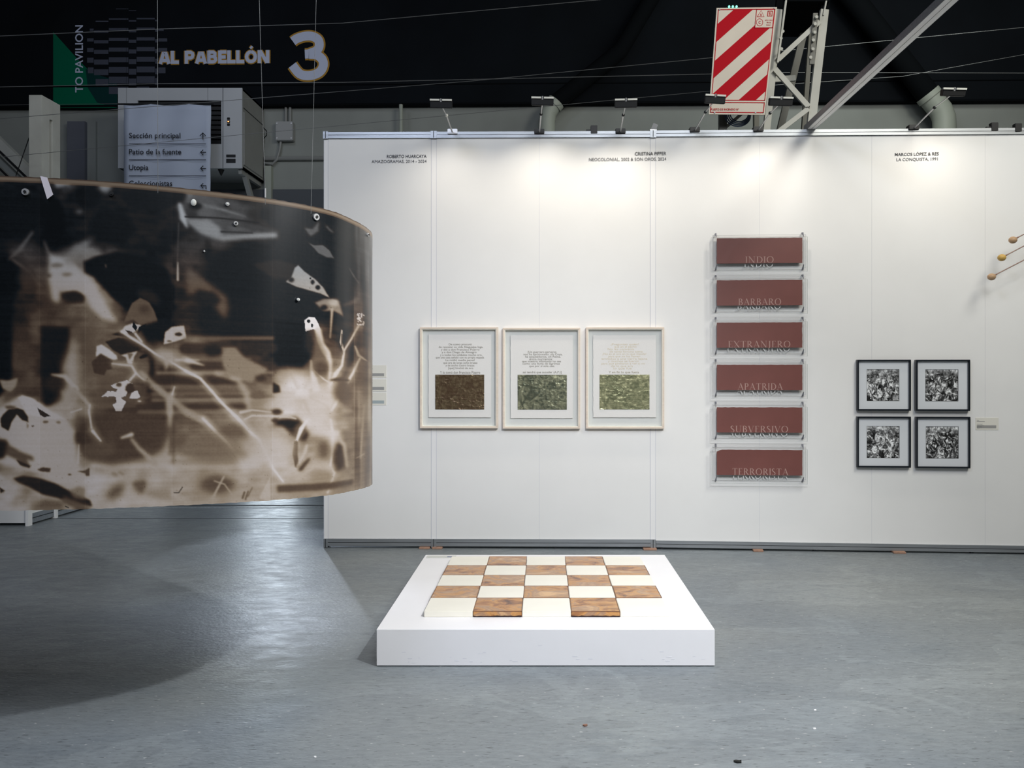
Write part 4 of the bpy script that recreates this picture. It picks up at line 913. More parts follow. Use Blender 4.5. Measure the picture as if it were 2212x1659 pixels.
poly([(80, 1014), (92, 1009), (109, 1011), (108, 1020), (88, 1018)], .28, 1); poly([(166, 1018), (184, 1016), (194, 1010), (194, 1028), (186, 1028), (184, 1022)], .3, 1); ell(151, 1025, 4, 2, .35, 1)
poly([(29, 1033), (50, 1027), (84, 1032), (120, 1044), (150, 1060), (195, 1080), (200, 1094), (160, 1090), (126, 1076), (92, 1068), (60, 1050), (40, 1042)], .14, 2); stroke([(140, 1080), (185, 1100)], [14, 20], .4, 4); poly([(70, 1092), (100, 1078), (135, 1082), (140, 1100), (72, 1101)], .42, 5); poly([(0, 1052), (12, 1060), (2, 1066)], .15, 1)
poly([(150, 1060), (170, 1050), (185, 1054), (184, 1080), (160, 1075)], .5, 3, .8); ell(250, 1062, 24, 13, .38, 7, ph=-40); poly([(287, 1042), (316, 1038), (308, 1066), (298, 1060)], .3, 4); ell(300, 1050, 16, 14, .42, 6, .7); ell(248, 1024, 8, 4, .55, 2, ph=30); ell(262, 1022, 8, 3, .55, 2, ph=30)
poly([(310, 1062), (370, 1052), (372, 1082), (330, 1075)], .56, 4, .8); ell(470, 1045, 38, 20, .34, 8); stroke([(484, 1028), (468, 1058), (455, 1085)], [4, 5, 8], .66, 1); stroke([(463, 1038), (485, 1045), (505, 1072)], 3, .66, 1)
stroke([(528, 1062), (524, 1075)], 4, .35, 1); stroke([(536, 1060), (530, 1078)], 3, .35, 1); stroke([(545, 1052), (535, 1072)], 2, .35, 1); poly([(584, 1028), (585, 1084), (560, 1076)], .78, 1, .8); stroke([(376, 1064), (386, 1064), (394, 1052)], 2, .15); stroke([(141, 1093), (148, 1096)], 2, .08)
for i in range(420):    # small specks and insects
    x, y = random.uniform(0, 800), random.uniform(560, 1090); t = float(T[min(HC-1, max(0, int(yrow(x, y)))), int(x)])
    if t > .45: ell(x, y, random.uniform(.6, 1.8), random.uniform(.6, 1.4), t-.16, 0, .8, 6)
# joins of the paper strips
for x, dv in ((85, -.02), (184, .02), (372, -.03), (588, .03), (766, -.10)): T[:, x:x+1] += .07; T[:, x+1:] += 0
T[:, 85:184] -= .025; T[:, 372:588] -= .025; T[:560, 588:766] -= .02; T[:, 766:] = T[:, 766:]*.72+.08; T[:, 766:] += (vnoise(5, 130, 9)[:, 766:]-.5)*.28
T += (vnoise(3, 3, 11)-.5)*.03+(vnoise(400, 2.5, 12)-.5)*.03
T[:, 803:] = .35+(vnoise(6, 100, 13)[:, 803:]-.5)*.3
T[:9] = .47; T[9:13] = .3*T[9:13]+.3; T[:3] = .28
T = np.clip(T, 0, 1)
ramp_t = [0, .06, .14, .25, .4, .55, .7, .85, 1]
ramp_c = np.array([lin(c) for c in ((17, 21, 24), (28, 33, 37), (48, 44, 42), (80, 64, 54), (118, 100, 83), (159, 142, 121), (190, 176, 162), (212, 203, 199), (230, 225, 225))])
rgb = np.stack([np.interp(T, ramp_t, ramp_c[:, k]) for k in range(3)], -1)
cool = np.clip((620+70*np.clip((CXg-570)/40, 0, 1)-Yp)/110, 0, 1)*.85*(RYg > 13)*np.clip((T-.08)/.1, 0, 1)      # top of the sheet is a neutral grey, not brown
lum = rgb.mean(-1, keepdims=True); rgb = (rgb*(1-cool[..., None])+(lum*np.array([.93, 1, 1.06]))*cool[..., None])*.79
def sheet():
    NS1, NT = 620, 440
    s_left = np.linspace(0, s_knots[0], 24)[:-1]
    cc = np.linspace(0, c_knots[-1]-.6, NS1); s_mid = np.interp(cc, c_knots, s_knots)
    s_right = np.linspace(s_knots[-1]+.002, LEN, 50)
    s = np.concatenate([s_left, s_mid, s_right]); c = np.concatenate([np.linspace(260, 0, 24)[:-1], cc, np.linspace(790, 320, 50)])
    X, Y = path_at(s); t = np.linspace(0, 1, NT)
    # the upper and lower edges stay level at 2.30-2.34 m and 1.00-1.04 m
    zt = np.interp(Y, [3.17, 4.27], [2.339, 2.297]); zb = np.interp(Y, [3.17, 4.27], [1.040, .999])
    ct = np.clip(c, 0, 803)
    V = np.zeros((NT, len(s), 3)); ripple = .004*np.sin(s*19)+.003*np.sin(s*7+1)
    tx, ty = np.gradient(X, s), np.gradient(Y, s)
    for j, tt in enumerate(t):
        V[j, :, 0] = X - ty*ripple*np.sin(tt*3); V[j, :, 1] = Y + tx*ripple*np.sin(tt*3)
        V[j, :, 2] = zt+(zb-zt)*tt+(.0006*np.sin(s*61)+.0006*np.sin(s*137) if tt in (0., 1.) else 0)
    n = len(s); me = bpy.data.meshes.new('photogram_sheet')
    idx = np.arange(NT*n).reshape(NT, n); f = np.stack([idx[:-1, :-1], idx[1:, :-1], idx[1:, 1:], idx[:-1, 1:]], -1).reshape(-1, 4)
    me.vertices.add(NT*n); me.vertices.foreach_set('co', V.reshape(-1).astype(np.float32))
    me.loops.add(len(f)*4); me.loops.foreach_set('vertex_index', f.reshape(-1).astype(np.int32))
    me.polygons.add(len(f)); me.polygons.foreach_set('loop_start', np.arange(0, len(f)*4, 4, dtype=np.int32)); me.polygons.foreach_set('loop_total', np.full(len(f), 4, np.int32))
    me.update(calc_edges=True); me.validate()
    at = me.color_attributes.new('print', 'FLOAT_COLOR', 'POINT')
    rows = np.clip((t*(HC-1)), 0, HC-1.001); cols_ = np.clip(c, 0, WC-1.001); ri, ci = rows.astype(int), cols_.astype(int); fr = (rows-ri)[:, None, None]; fc = (cols_-ci)[None, :, None]
    A = rgb[np.ix_(ri, ci)]*(1-fr)*(1-fc)+rgb[np.ix_(ri, ci+1)]*(1-fr)*fc+rgb[np.ix_(ri+1, ci)]*fr*(1-fc)+rgb[np.ix_(ri+1, ci+1)]*fr*fc
    at.data.foreach_set('color', np.concatenate([A, np.ones(A.shape[:2]+(1,))], -1).reshape(-1).astype(np.float32))
    me.materials.append(M['photogram']); me.polygons.foreach_set('use_smooth', np.ones(len(f), bool))
    o = bpy.data.objects.new('photogram_sheet', me); COL.objects.link(o); return o
roll = empty('hanging_photogram_roll', (-1.6, 3.6, 1.0), label='huge curved brown and black photogram sheet hanging on wires at the left', cat='artwork')
sh = sheet(); sh.parent = roll; sh.matrix_parent_inverse = Matrix.Translation((1.6, -3.6, -1.0))
RI = Matrix.Translation((1.6, -3.6, -1.0))
def onroll(x, y, d=.004):       # point on the sheet at canvas column x and its outward normal
    s = float(np.interp(x, c_knots, s_knots)); X, Y = path_at(s); X2, Y2 = path_at(s+.01); t = Vector((X2-X, Y2-Y, 0)).normalized(); n = Vector((t.y, -t.x, 0))
    z = EYE-(y-CY)*Y/F; return Vector((X, Y, z))+n*d, n, t
for x, y, r, lab in ((56, 415, .013, None), (682, 469, .015, None), (491, 441, .008, None), (509, 483, .009, None), (643, 647, .007, None), (793, 507, .009, None), (241, 419, .009, 'x'), (441, 543, .004, None)):
    p, n, t = onroll(x, y); mb = MB(); mb.tube([p-n*.004, p+n*.004], r, 18); o = mb.build('washer', M['steel'] if not lab else M['blackm'], roll); o.matrix_parent_inverse = RI; wsh = o
    mb = MB(); mb.tube([p+n*.004, p+n*.008], r*.42, 12); o = mb.build('bolt_head', M['blackm'] if r > .008 else M['whitem'], wsh)
p, n, t = onroll(418, 438); o = MB().sphere(p, .012, 10, (1, .5, 1.2)).build('white_rosette', M['whitem'], roll); o.matrix_parent_inverse = RI
mb = MB(); q = [onroll(x, y, .004)[0] for x, y in ((88, 381), (103, 384), (116, 421), (103, 431))]; q2 = [onroll(x, y, .0055)[0] for x, y in ((88, 381), (103, 384), (116, 421), (103, 431))]
o = mb.hexa(q, q2).build('tape_strip', M['tape'], roll); o.matrix_parent_inverse = RI
def roll_wire(u, v, u2, label=None):
    p, n, t = onroll(u, v, .0); q = P(u2, 0, p.y); d = (q-p); top = p+d*((8.28-p.z)/d.z)
    o = MB().tube([p-Vector((0, 0, .03)), p, top], .0010, 5).build('hanging_wire', M['wire'], roll); o.matrix_parent_inverse = RI
    if u == 573:
        o = MB().tube([p, p+Vector((0, 0, .04))], .004, 8).build('wire_ferrule', M['steel'], roll); o.matrix_parent_inverse = RI
roll_wire(573, 427, 560); roll_wire(672, 447, 683); roll_wire(341, 401, 340); 

# ------------------------------------------------------------------ works on the partition
def hung(name, pl, u0, v0, u1, v1, d, label, cat, group=None):
    c, w, h = frame_on(pl, u0, v0, u1, v1, d); o = empty(name, c, (0, 0, pl.ang), label, cat, group); return o, w, h
def rect_frame(par, w, h, bw, y0, y1, m, name='frame'):
    MB().box(-w/2, w/2, y0, y1, h/2-bw, h/2, .0012).box(-w/2, w/2, y0, y1, -h/2, -h/2+bw, .0012).box(-w/2, -w/2+bw, y0, y1, -h/2+bw, h/2-bw).box(w/2-bw, w/2, y0, y1, -h/2+bw, h/2-bw).build(name, m, par)
T1 = ['De como procuró', 'de rescatar su vida Atagualpa Inga,', 'y dió a don Francisco Pizarro', 'y a don Diego de Almagro', 'y a todos los soldados mucho oro,', 'que una casa señaló con su propia espada', 'Le midió media pared', 'que era de largo ocho brazas', 'y de ancho cuatro brazas', '[que] hinchió de oro']
T2 = ['[Un guerrero perverso', 'nos ha aprisionado, oh Coya,', 'ha saqueádonos, oh Reina,', 'ahora moriremos;', 'que nuestro infortunio no sea', 'como una lluvia de lágrimas', 'que por sí sola cae;']
T3 = ['¿Preguntan quién?', 'que en el pecho', 'No les convenía', 'de tanta fortuna ajena', '¿No es el oro en tu que manda?', 'para que no los llamen', 'enviados a una tierra lejana', 'y muchos se fueron', 'para que probaran a ver si no', 'de lo que era', 'lo que fue']
EX1 = [(338, 528), (255, 622), (274, 592), (280, 568), (267, 614), (230, 630), (312, 550), (292, 574), (312, 550), (335, 540)]
EX2 = [(992, 1228), (956, 1278), (970, 1262), (1003, 1196), (944, 1266), (948, 1256), (1003, 1212)]
EX3 = [(1676, 1908), (1706, 1890), (1652, 1870), (1668, 1940), (1608, 1970), (1658, 1920), (1600, 1980), (1655, 1910), (1600, 1960), (1680, 1860), (1700, 1850)]
foil_names = ('dark copper-brown', 'green-silver crumpled', 'green-gold crumpled')
for i, (u0, v0, u1, v1, pap, fo, lines, ex, y_first, dy, last, lex, im, fm) in enumerate((
    (907, 707, 1075.5, 925, (924.5, 722.5, 1060.5, 902), (939.5, 809.3, 1045.5, 884.5), T1, EX1, 744.0, 5.72, 'Y lo tomó don Francisco Pizarro', (266, 598), 'ink', 'foil1'),
    (1086, 708, 1253.5, 926, (1102.5, 724, 1237.5, 903.5), (1118, 809.5, 1224.5, 885), T2, EX2, 760.6, 5.05, 'así tendrá que suceder (A.P.)]', (950, 1270), 'ink', 'foil2'),
    (1266, 707, 1435, 926, (1281.5, 724, 1418, 902), (1295.5, 809.3, 1403.5, 884.5), T3, EX3, 744.0, 5.2, 'Y en fin lo que fuera', (1660, 1910), 'inkg', 'foil3'))):
    D = .045
    fr, w, h = hung('framed_print', MID, u0, v0, u1, v1, D, ('left', 'middle', 'right')[i]+' of the three pale wood frames, print with text above a '+foil_names[i]+' foil rectangle', 'framed print', 'three pale framed prints')
    fr['label'] = {0: 'pale framed print with dark copper-brown foil rectangle, left of three', 1: 'pale framed print with crumpled green-silver foil rectangle, middle of three', 2: 'pale framed print with yellowish green-gold foil rectangle, right of three'}[i]
    sx = w/(u1-u0); sz = h/(v1-v0); cu, cv = (u0+u1)/2, (v0+v1)/2
    def X(u, dd=D): return (u-cu)*sx
    def Z(v): return -(v-cv)*sz
    rect_frame(fr, w, h, .016, -D, 0, M['frame']); rect_frame(fr, w-.032, h-.032, .006, -D+.006, -.004, M['cream'], 'inner_fillet')
    MB().box(-w/2+.012, w/2-.012, -.010, -.003, -h/2+.012, h/2-.012).build('backing_board', M['backing'], fr)
    a, b, c, e = pap; mb = MB(); n = 26; ed = []
    x0_, x1_, z0_, z1_ = X(a), X(c), Z(e), Z(b); r = random.Random(i)
    ed += [(x0_+(x1_-x0_)*k/n, z1_+r.uniform(-.0015, .0015)) for k in range(n)]; ed += [(x1_+r.uniform(-.001, .001), z1_+(z0_-z1_)*k/n) for k in range(n)]
    ed += [(x1_+(x0_-x1_)*k/n, z0_+r.uniform(-.001, .001)) for k in range(n)]; ed += [(x0_+r.uniform(-.002, .002), z0_+(z1_-z0_)*k/n) for k in range(n)]
    mb.poly(ed, -.0205, -.019).build('deckled_paper', M['paper'], fr); MB().box(x0_+.06, x1_-.06, -.019, -.010, z0_+.1, z1_-.1).build('paper_float', M['backing'], fr)
    a, b, c, e = fo; nx, nz = 150, 106; x0_, x1_, z0_, z1_ = X(a), X(c), Z(e), Z(b)
    rd = lambda a, p=1.6: 1-np.abs(2*a-1)**(1/p)
    V_ = lambda sx_, sy_, sd: vnoise(sx_, sy_, sd+i, nx+1, nz+1)
    ns = rd(V_(12, 11, 21))*1.2+rd(V_(6, 6, 31))*.8+rd(V_(3, 3.2, 41))*.4+.5*rd(V_(30, 4, 61))
    ns = ns*(.25+.75*V_(34, 26, 51)**1.2)
    me = bpy.data.meshes.new('foil'); V = [(x0_+(x1_-x0_)*p/nx, -.0222-.0030*float(ns[q, p])*(1.0, .62, .58)[i], z1_+(z0_-z1_)*q/nz) for q in range(nz+1) for p in range(nx+1)]
    me.from_pydata(V, [], [(q*(nx+1)+p, (q+1)*(nx+1)+p, (q+1)*(nx+1)+p+1, q*(nx+1)+p+1) for q in range(nz) for p in range(nx)])
    me.materials.append(M[fm]); me.polygons.foreach_set('use_smooth', np.ones(len(me.polygons), bool)); o = bpy.data.objects.new('foil_rectangle', me); COL.objects.link(o); o.parent = fr
    cu_list = list(zip(lines, ex))
    def ux(zx): return 880+zx*580/2212
    for li, (s, (ea, eb)) in enumerate(cu_list):
        y = y_first+dy*li; desc = any(ch in s for ch in 'gjpqy,;[]()'); up = 2.3
        text('lettering', s, M[im], fr, X(ux(ea)), X(ux(eb)), Z(y+(3.0 if desc else 1.8)), Z(y-2.6), -.0215, .006 if i < 2 else 0, thick=.0003)
    text('lettering', last, M[im if i < 2 else 'inkm'], fr, X(ux(lex[0])), X(ux(lex[1])), Z(807.6), Z(801.5), -.0215, .006, thick=.0003)

# black framed photographs
def crowd(seed):
    global T, WC, HC
    keep = (T, WC, HC); n = 110; r = random.Random(seed); rs = np.random.RandomState(seed)
    A = np.full((n, n), .32, np.float32); 
    yy, xx = np.mgrid[0:n, 0:n].astype(np.float32)
    A += .35*np.clip((26-yy)/26, 0, 1)+(vnoise(9, 9, seed, n, n)-.5)*.5+(vnoise(3, 4, seed+1, n, n)-.5)*.35
    def E(cx, cy, rx, ry, t, ph=0):
        c, s = math.cos(ph), math.sin(ph); X, Y = (xx-cx)*c+(yy-cy)*s, -(xx-cx)*s+(yy-cy)*c
        m = np.clip((1-np.sqrt((X/rx)**2+(Y/ry)**2))*min(rx, ry)+.5, 0, 1); A[...] = A*(1-m)+(t+(A-.4)*.25)*m
    rows = [(26, 7, .1), (44, 6, .15), (66, 6, .2), (88, 5, .3)]
    for y, cnt, spread in rows:
        for k in range(cnt):
            cx = (k+.5)*n/cnt+r.uniform(-6, 6); cy = y+r.uniform(-5, 5); body = r.choice((.1, .14, .22, .3, .5, .75, .85))
            E(cx, cy+17, r.uniform(7, 10), r.uniform(13, 20), body, r.uniform(-.3, .3)); E(cx+r.uniform(-5, 5), cy+14, 2.2, 10, r.choice((.6, .75, .2)), r.uniform(-1.3, 1.3))
            E(cx, cy+.5, 4.6, 5.8, r.uniform(.06, .25)); E(cx+r.uniform(-.8, .8), cy+1.5, 3.0, 4.0, r.uniform(.42, .75)); E(cx-1.2, cy+1, .8, .5, .35); E(cx+1.2, cy+1, .8, .5, .35); [E(cx+r.uniform(-8, 8), cy+r.uniform(8, 30), r.uniform(.8, 2.2), r.uniform(3, 9), r.choice((.08, .2, .7, .9)), r.uniform(-1.5, 1.5)) for _ in range(4)]
            if r.random() < .3: E(cx, cy-4, 6.5, 3, r.choice((.15, .8)))
            if r.random() < .35: E(cx+r.uniform(-3, 3), cy+26, 5, 7, .85, r.uniform(-.5, .5))
    A *= .72+.56*vnoise(4, 3, seed+5, n, n); A += (vnoise(2.2, 2.2, seed+6, n, n)-.5)*.22; A += rs.normal(0, .03, A.shape); A[:2] = .1; A[-2:] = .1; A[:, :2] = .1; A[:, -2:] = .1
    return np.clip(A, .03, .95)
phl = ('with a group of robed figures', 'with a crowd under dark trees', 'with a dense crowd around a hooded figure', 'with a standing bare-chested figure')
spec = ((1850.5, 777, 1968, 887, (1874, 797.5, 1944.5, 866.5), 'upper left'), (1977.5, 777, 2096, 887.5, (2001, 798, 2072.5, 867), 'upper right'),
        (1850.5, 900, 1968, 1010, (1874, 920.5, 1945, 990), 'lower left'), (1978, 900.5, 2096.5, 1011.5, (2002, 921.5, 2073, 991), 'lower right'))
for i, (u0, v0, u1, v1, ph, where) in enumerate(spec):
    D = .04
    fr, w, h = hung('framed_photograph', RGT, u0+1.5, v0, u1, v1, D, 'black framed black and white crowd photograph, %s of the four' % where, 'framed photo', 'four black framed photographs')
    sx = w/(u1-u0-1.5); sz = h/(v1-v0); cu, cv = (u0+1.5+u1)/2, (v0+v1)/2
    rect_frame(fr, w, h, .014, -D, 0, M['bframe'])
    MB().box(-w/2+.012, w/2-.012, -.012, -.004, -h/2+.012, h/2-.012).build('backing', M['bframe'], fr)
    a, b, c, e = ph; x0_, x1_, z0_, z1_ = (a-cu)*sx, (c-cu)*sx, -(e-cv)*sz, -(b-cv)*sz; o_ = w/2-.013; q_ = h/2-.013
    MB().box(-o_, o_, -.02, -.017, z1_, q_).box(-o_, o_, -.02, -.017, -q_, z0_).box(-o_, x0_, -.02, -.017, z0_, z1_).box(x1_, o_, -.02, -.017, z0_, z1_).build('passepartout', M['matb'], fr)
    A = crowd(100+i*17); n = A.shape[0]; me = bpy.data.meshes.new('photo_print')
    me.from_pydata([(x0_+(x1_-x0_)*p/(n-1), -.016, z1_+(z0_-z1_)*q/(n-1)) for q in range(n) for p in range(n)], [], [(q*n+p, (q+1)*n+p, (q+1)*n+p+1, q*n+p+1) for q in range(n-1) for p in range(n-1)])
    at = me.color_attributes.new('print', 'FLOAT_COLOR', 'POINT'); g = (A**2.0).reshape(-1)*1.0; at.data.foreach_set('color', np.stack([g, g*1.02, g*1.03, np.ones_like(g)], -1).reshape(-1).astype(np.float32))
    me.materials.append(M['bwprint']); o = bpy.data.objects.new('photo_print', me); COL.objects.link(o); o.parent = fr
    MB().box(x0_-.002, x1_+.002, -.015, -.0125, z0_-.002, z1_+.002).build('print_mount', M['bframe'], fr)

# red slabs between acrylic sheets
words = ('INDIO', 'BARBARO', 'EXTRANJERO', 'APATRIDA', 'SUBVERSIVO', 'TERRORISTA')
wpos = ((1610, 1672), (1595, 1688), (1573, 1708), (1594, 1691), (1578, 1703), (1582, 1703))
tops = (514, 605, 696.5, 788, 880, 972)
for i, (wd_, (wa, wb_), tp) in enumerate(zip(words, wpos, tops)):
    D = .046; u0, u1 = 1548.5, 1733.2; bt_ = tp+54.5
    c, w, h = frame_on(RGT, u0, tp, u1, bt_, D)
    o = empty('red_text_slab', c, (0, 0, RGT.ang), 'red slab lettered %s between clear acrylic sheets, %s in the column' % (wd_, ('topmost', 'second from top', 'third from top', 'third from bottom', 'second from bottom', 'lowest')[i]), 'wall slab', 'column of red lettered slabs')
    sx, sz = w/(u1-u0), h/(bt_-tp); cu, cv = (u0+u1)/2, (tp+bt_)/2
    X = lambda u: (u-cu)*sx
    Z = lambda v: -(v-cv)*sz
    mb = MB(); r = random.Random(i+5); n = 30
    ed = [(-w/2+w*k/n, h/2+r.uniform(-.001, .001)*(2.5 if i == 4 else 1)) for k in range(n)]+[(w/2+r.uniform(-.001, .001)*(3 if i == 2 else 1), h/2-h*k/12) for k in range(12)]+[(w/2-w*k/n, -h/2) for k in range(n)]+[(-w/2+r.uniform(-.001, .001), -h/2+h*k/12) for k in range(12)]
    if i == 5: ed = [(-w/2+.03, h/2-.004)]+[e for e in ed if not (e[0] < -w/2+.028 and e[1] > h/2-.012)]
    mb.poly(ed, -D, -.034).build('red_slab', M['red'], o)
    serif_text('etched_lettering', wd_, M['etch'], o, X(wa), X(wb_), Z(bt_-.6), Z(bt_-14.6), -D-.0010, -D-.0002)
    for nm, y0, y1, ua, ub, va, vb_ in (('front_sheet', -D-.006, -D-.002, 1536, 1744, tp-1, tp+72.5), ('rear_sheet', -.026, -.022, 1540, 1742, tp-7, tp+64)):
        MB().box(X(ua), X(ub), y0, y1, Z(vb_), Z(va)).build(nm, M['acr'], o)
        x0_, x1_, z0_, z1_ = X(ua), X(ub), Z(vb_), Z(va); t = .0014
        MB().box(x0_-t, x1_+t, y0, y1, z1_, z1_+t).box(x0_-t, x1_+t, y0, y1, z0_-t*1.6, z0_).box(x0_-t, x0_, y0, y1, z0_, z1_).box(x1_, x1_+t, y0, y1, z0_, z1_).build('sheet_edge', M['acre'], o)
    serif_text('projected_light_lettering', wd_, M['lightlett'], o, X(wa-2), X(wb_), Z(bt_+7.5), Z(bt_-5.5), -.0290, -.0262)  # pale solid letters imitating the letter shapes of light cast below the slab
    for u, va, vb_ in ((1547, tp-12, tp-2), (1735.5, tp-12, tp-2), (1547, tp+58, tp+68), (1735.5, tp+58, tp+68)):
        x, za, zc = X(u), Z(va), Z(vb_); top_ = va < tp
        lo, hi = ((zc, za) if top_ else (za, zc)); q = .006
        MB().hexa([(x-q, -.025, hi), (x+q, -.025, hi), (x+q, -.0, hi), (x-q, -.0, hi)], [(x-q*.3, -.058, lo), (x+q*.3, -.058, lo), (x+q*.3, -.050, lo), (x-q*.3, -.050, lo)]).build('steel_pin', M['pin'], o)

# captions
def caption(pl, lines, ctr_align, label):
    us = [l[1] for l in lines]+[l[3] for l in lines]; vs = [l[2] for l in lines]+[l[4] for l in lines]
    c, w, h = frame_on(pl, min(us), min(vs), max(us), max(vs), 0); o = empty('wall_caption', c-pl.n*-0.001, (0, 0, pl.ang), label, 'lettering')
    sx, sz = w/(max(us)-min(us)), h/(max(vs)-min(vs)); cu, cv = (max(us)+min(us))/2, (max(vs)+min(vs))/2
    for s, a, b, c_, d, m, off in lines: text('lettering', s, M[m], o, (a-cu)*sx, (c_-cu)*sx, -(d-cv)*sz, -(b-cv)*sz, -.0070 if 'PIFFER' in lines[0][0] else -.0026, off)
caption(MID, [('ROBERTO HUARCAYA', 836, 334.5, 921.5, 341.5, 'vinylb', .009), ('AMAZOGRAMAS, 2014 - 2024', 803, 345.5, 921.5, 353, 'vinyl', 0)], 0, 'two-line grey vinyl caption at the upper left of the partition')
caption(MID, [('CRISTINA PIFFER', 1371.5, 329, 1439, 336, 'vinylb', .009), ('NEOCOLONIAL, 2002 & SON OROS, 2024', 1272.5, 341, 1439, 348.5, 'vinyl', 0)], 0, 'two-line grey vinyl caption across the joint above the middle of the partition')
caption(RGT, [('MARCOS LÓPEZ & RES', 1933, 328, 2027.5, 336.5, 'vinylb', .009), ('LA CONQUISTA, 1991', 1936.5, 341, 2025.5, 348.5, 'vinyl', 0)], 0, 'two-line grey vinyl caption at the upper right above the black frames')
def card(pl, u0, v0, u1, v1, label, blk):
    o, w, h = hung('caption_card', pl, u0, v0, u1, v1, .003, label, 'card')
    MB().box(-w/2, w/2, -.003, 0, -h/2, h/2).build('card', M['card'], o)
    mb = MB(); z = h/2-.012
    for k_, q in enumerate((.1, .35, .0, .25, .3, .22, .12)):
        z -= .0115
        if q: mb.box(-w/2+.01, -w/2+.01+w*q, -.0036, -.003, z, z+.004)
    mb.build('printed_lines', M['cardt'], o); MB().box(-w/2+.01, w/2-.02, -.0036, -.003, -h/2+.014, -h/2+.014+h*.24).build('text_block', M[blk], o)
card(MID, 786, 789, 834.5, 816, 'upper of three small caption cards beside the hanging photogram', 'cardt')
card(MID, 786, 819, 834.5, 845.5, 'middle of three small caption cards beside the hanging photogram', 'cardt')
card(MID, 786, 848, 834.5, 875, 'lowest of three small caption cards, with a greenish text block', 'cardb')
card(RGT, 2107.5, 902.5, 2157, 928.5, 'small caption card right of the black framed photographs', 'cardt')

# wooden balls on rods, leaning from the wall at the right edge
for i, (u, v, u2, v2, lab) in enumerate(((2142, 598, 2300, 516, 'lowest wooden ball on a thin rod at the right edge'), (2164, 556.5, 2300, 485, 'middle yellowish wooden ball on a thin rod at the right edge'), (2188, 518.5, 2300, 460, 'uppermost wooden ball on a thin rod at the right edge'))):
    c = RGT.hit(u, v, .22); e = RGT.hit(u2, v2, .22); o = empty('ball_headed_rod', c, label=lab, cat='wall sculpture', group='ball headed rods')
    MB().sphere((0, 0, 0), .033, 24, (1.05, 1, .9)).build('ball', M['ball'] if i != 1 else mat('yellow_wood', (196, 160, 84), .5, var=.15, scale=22), o, True)
    d = e-c; MB().tube([d.normalized()*.03, d], .0045, 8).build('rod', M['rod'], o); MB().tube([d.normalized()*.028, d.normalized()*.055], [.009, .005], 8).build('ferrule', M['rod'], o)
    k_ = d*.8; MB().tube([k_, k_-RGT.n*.216], .004, 6).build('wall_stay', M['steel'], o)

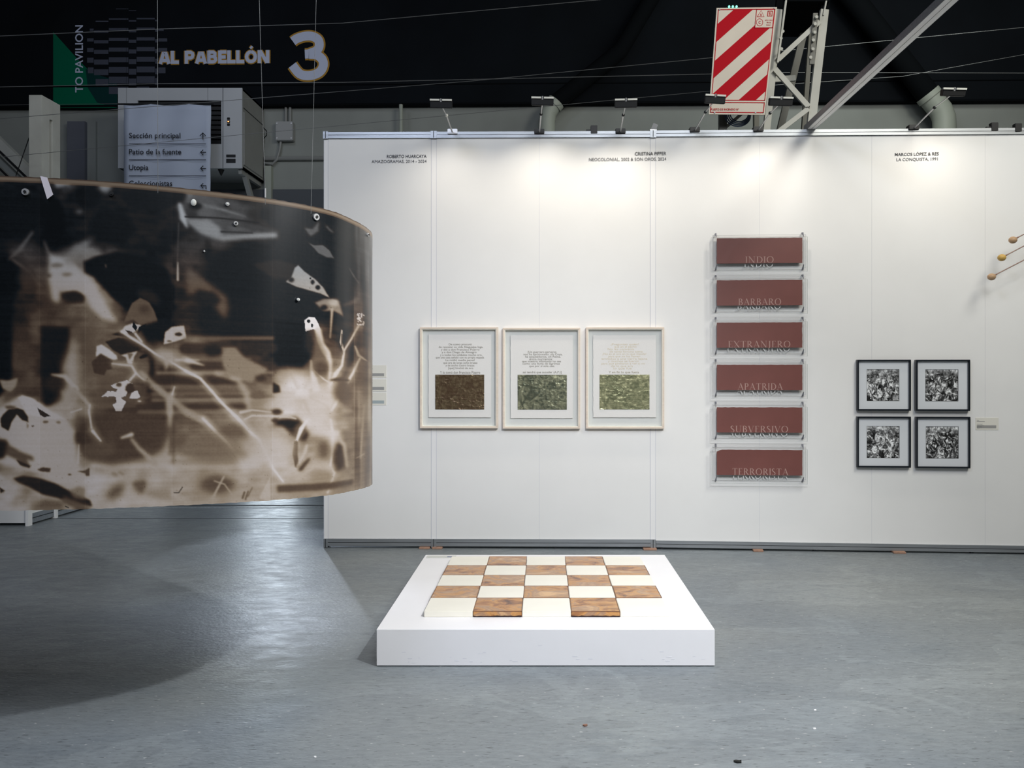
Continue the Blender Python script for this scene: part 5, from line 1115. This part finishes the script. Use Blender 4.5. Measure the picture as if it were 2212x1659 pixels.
# ------------------------------------------------------------------ plinth and tiles
pl_ = empty('low_plinth', (0.009, 5.30, 0), label='low square white plinth on the floor carrying the chequered tiles', cat='plinth')
MB().box(-.909, .909, -.91, .91, 0.004, .2, .0025).build('plinth_body', M['plinth'], pl_)
mb = MB(); r = random.Random(3)
for i in range(26):
    x = r.uniform(-.85, .85); z = .015+abs(r.gauss(0, .03)); mb.box(x, x+r.uniform(.006, .03), -.9104, -.9100, z, z+r.uniform(.002, .006))
o = mb.build('scuff_marks', mat('faint_scuff', (226, 227, 233), .7), pl_); o['kind'] = 'stuff'
ch = empty('chequered_tile_field', (0.0145, 5.306, .2), label='five by five field of cream and marbled brown tiles on the white plinth', cat='floor sculpture')
TS, TD = .277, .279
me_cache = {}
for r_ in range(5):
    for c_ in range(5):
        br = (r_+c_) % 2 == 1; h = .034+random.uniform(-.0012, .0012)
        x, y = (c_-2)*TS, (r_-2)*TD; key = (br, (r_*5+c_) % 3)
        if br:
            o = MB().box(-TS/2+.0014, TS/2-.0014, -TD/2+.0014, TD/2-.0014, 0, h, .004).build('brown_tile', M['meat'], ch, True); o.location = (x, y, 0)
            t = .0015; k_ = MB().box(-TS/2+.0008, TS/2-.0008, -TD/2+.0006, -TD/2+.0006+t, h-.003, h+.0002).box(-TS/2+.0008, TS/2-.0008, TD/2-.0006-t, TD/2-.0006, h-.003, h+.0002).box(-TS/2+.0006, -TS/2+.0006+t, -TD/2, TD/2, h-.003, h+.0002).box(TS/2-.0006-t, TS/2-.0006, -TD/2, TD/2, h-.003, h+.0002)
            k_.build('dark_rim', M['meatd'], o)
            if r_ == 0:
                pts = [(-TS/2+.002, .001)]+[(TS/2-.002, .001)]+[(TS/2-.002-(TS-.004)*q/14, .006+.005*random.random()) for q in range(15)]
                MB().poly(pts, -TD/2-.0002, -TD/2+.0016).build('dark_lower_edge', mat('dark_tile_edge', (50, 26, 26), .4, rgb2=(24, 16, 22), scale=12), o)  # uneven dark band along the lower front edge of the front brown tiles
        else:
            o = MB().box(-TS/2+.0012, TS/2-.0012, -TD/2+.0012, TD/2-.0012, 0, h, .0025).build('cream_tile', M['cream'], ch, True); o.location = (x, y, 0)
MB().poly([(-.706, .0), (-.6935, .0), (-.6935, .018)], -.69, .69).build('cream_drip', M['cream'], ch) if False else None
pcard = empty('plinth_card', (-.77, 6.135, .2), label='small flat caption card lying on the back left corner of the plinth', cat='card')
MB().box(-.11, .11, -.035, .035, 0, .004, .001).build('card', mat('grey_card', (206, 208, 204), .6), pcard); MB().box(.045, .085, -.02, .0, .004, .0045).build('printed_mark', mat('blue_mark', (90, 100, 150), .6), pcard)

# scraps on the floor
for u, v, s, m, l in ((1593, 1646, .02, 'tread', 'small black scrap on the floor at the bottom edge'), (1761, 1535, .008, 'scrapw', 'tiny white scrap on the floor, upper of a pair right of centre'), (1759, 1575, .008, 'scrapw', 'tiny white scrap on the floor, lower of a pair right of centre'), (1265, 1568, .014, 'rod', 'small brown scrap on the floor in front of the plinth'), (681, 1636, .006, 'scrapw', 'tiny white crumb on the floor at the bottom left of centre')):
    p = floorpt(u, v); r = random.Random(u); n = 7
    pts = [(p.x+s*r.uniform(.6, 1.1)*math.cos(2*PI*k/n), p.y+s*.7*r.uniform(.6, 1.1)*math.sin(2*PI*k/n)) for k in range(n)]
    o = MB().hexa([(a, b, 0) for a, b in pts], [(a, b, .003+.3*s*r.random()) for a, b in pts]).build('floor_scrap', M[m]); tag(o, l, 'scrap')
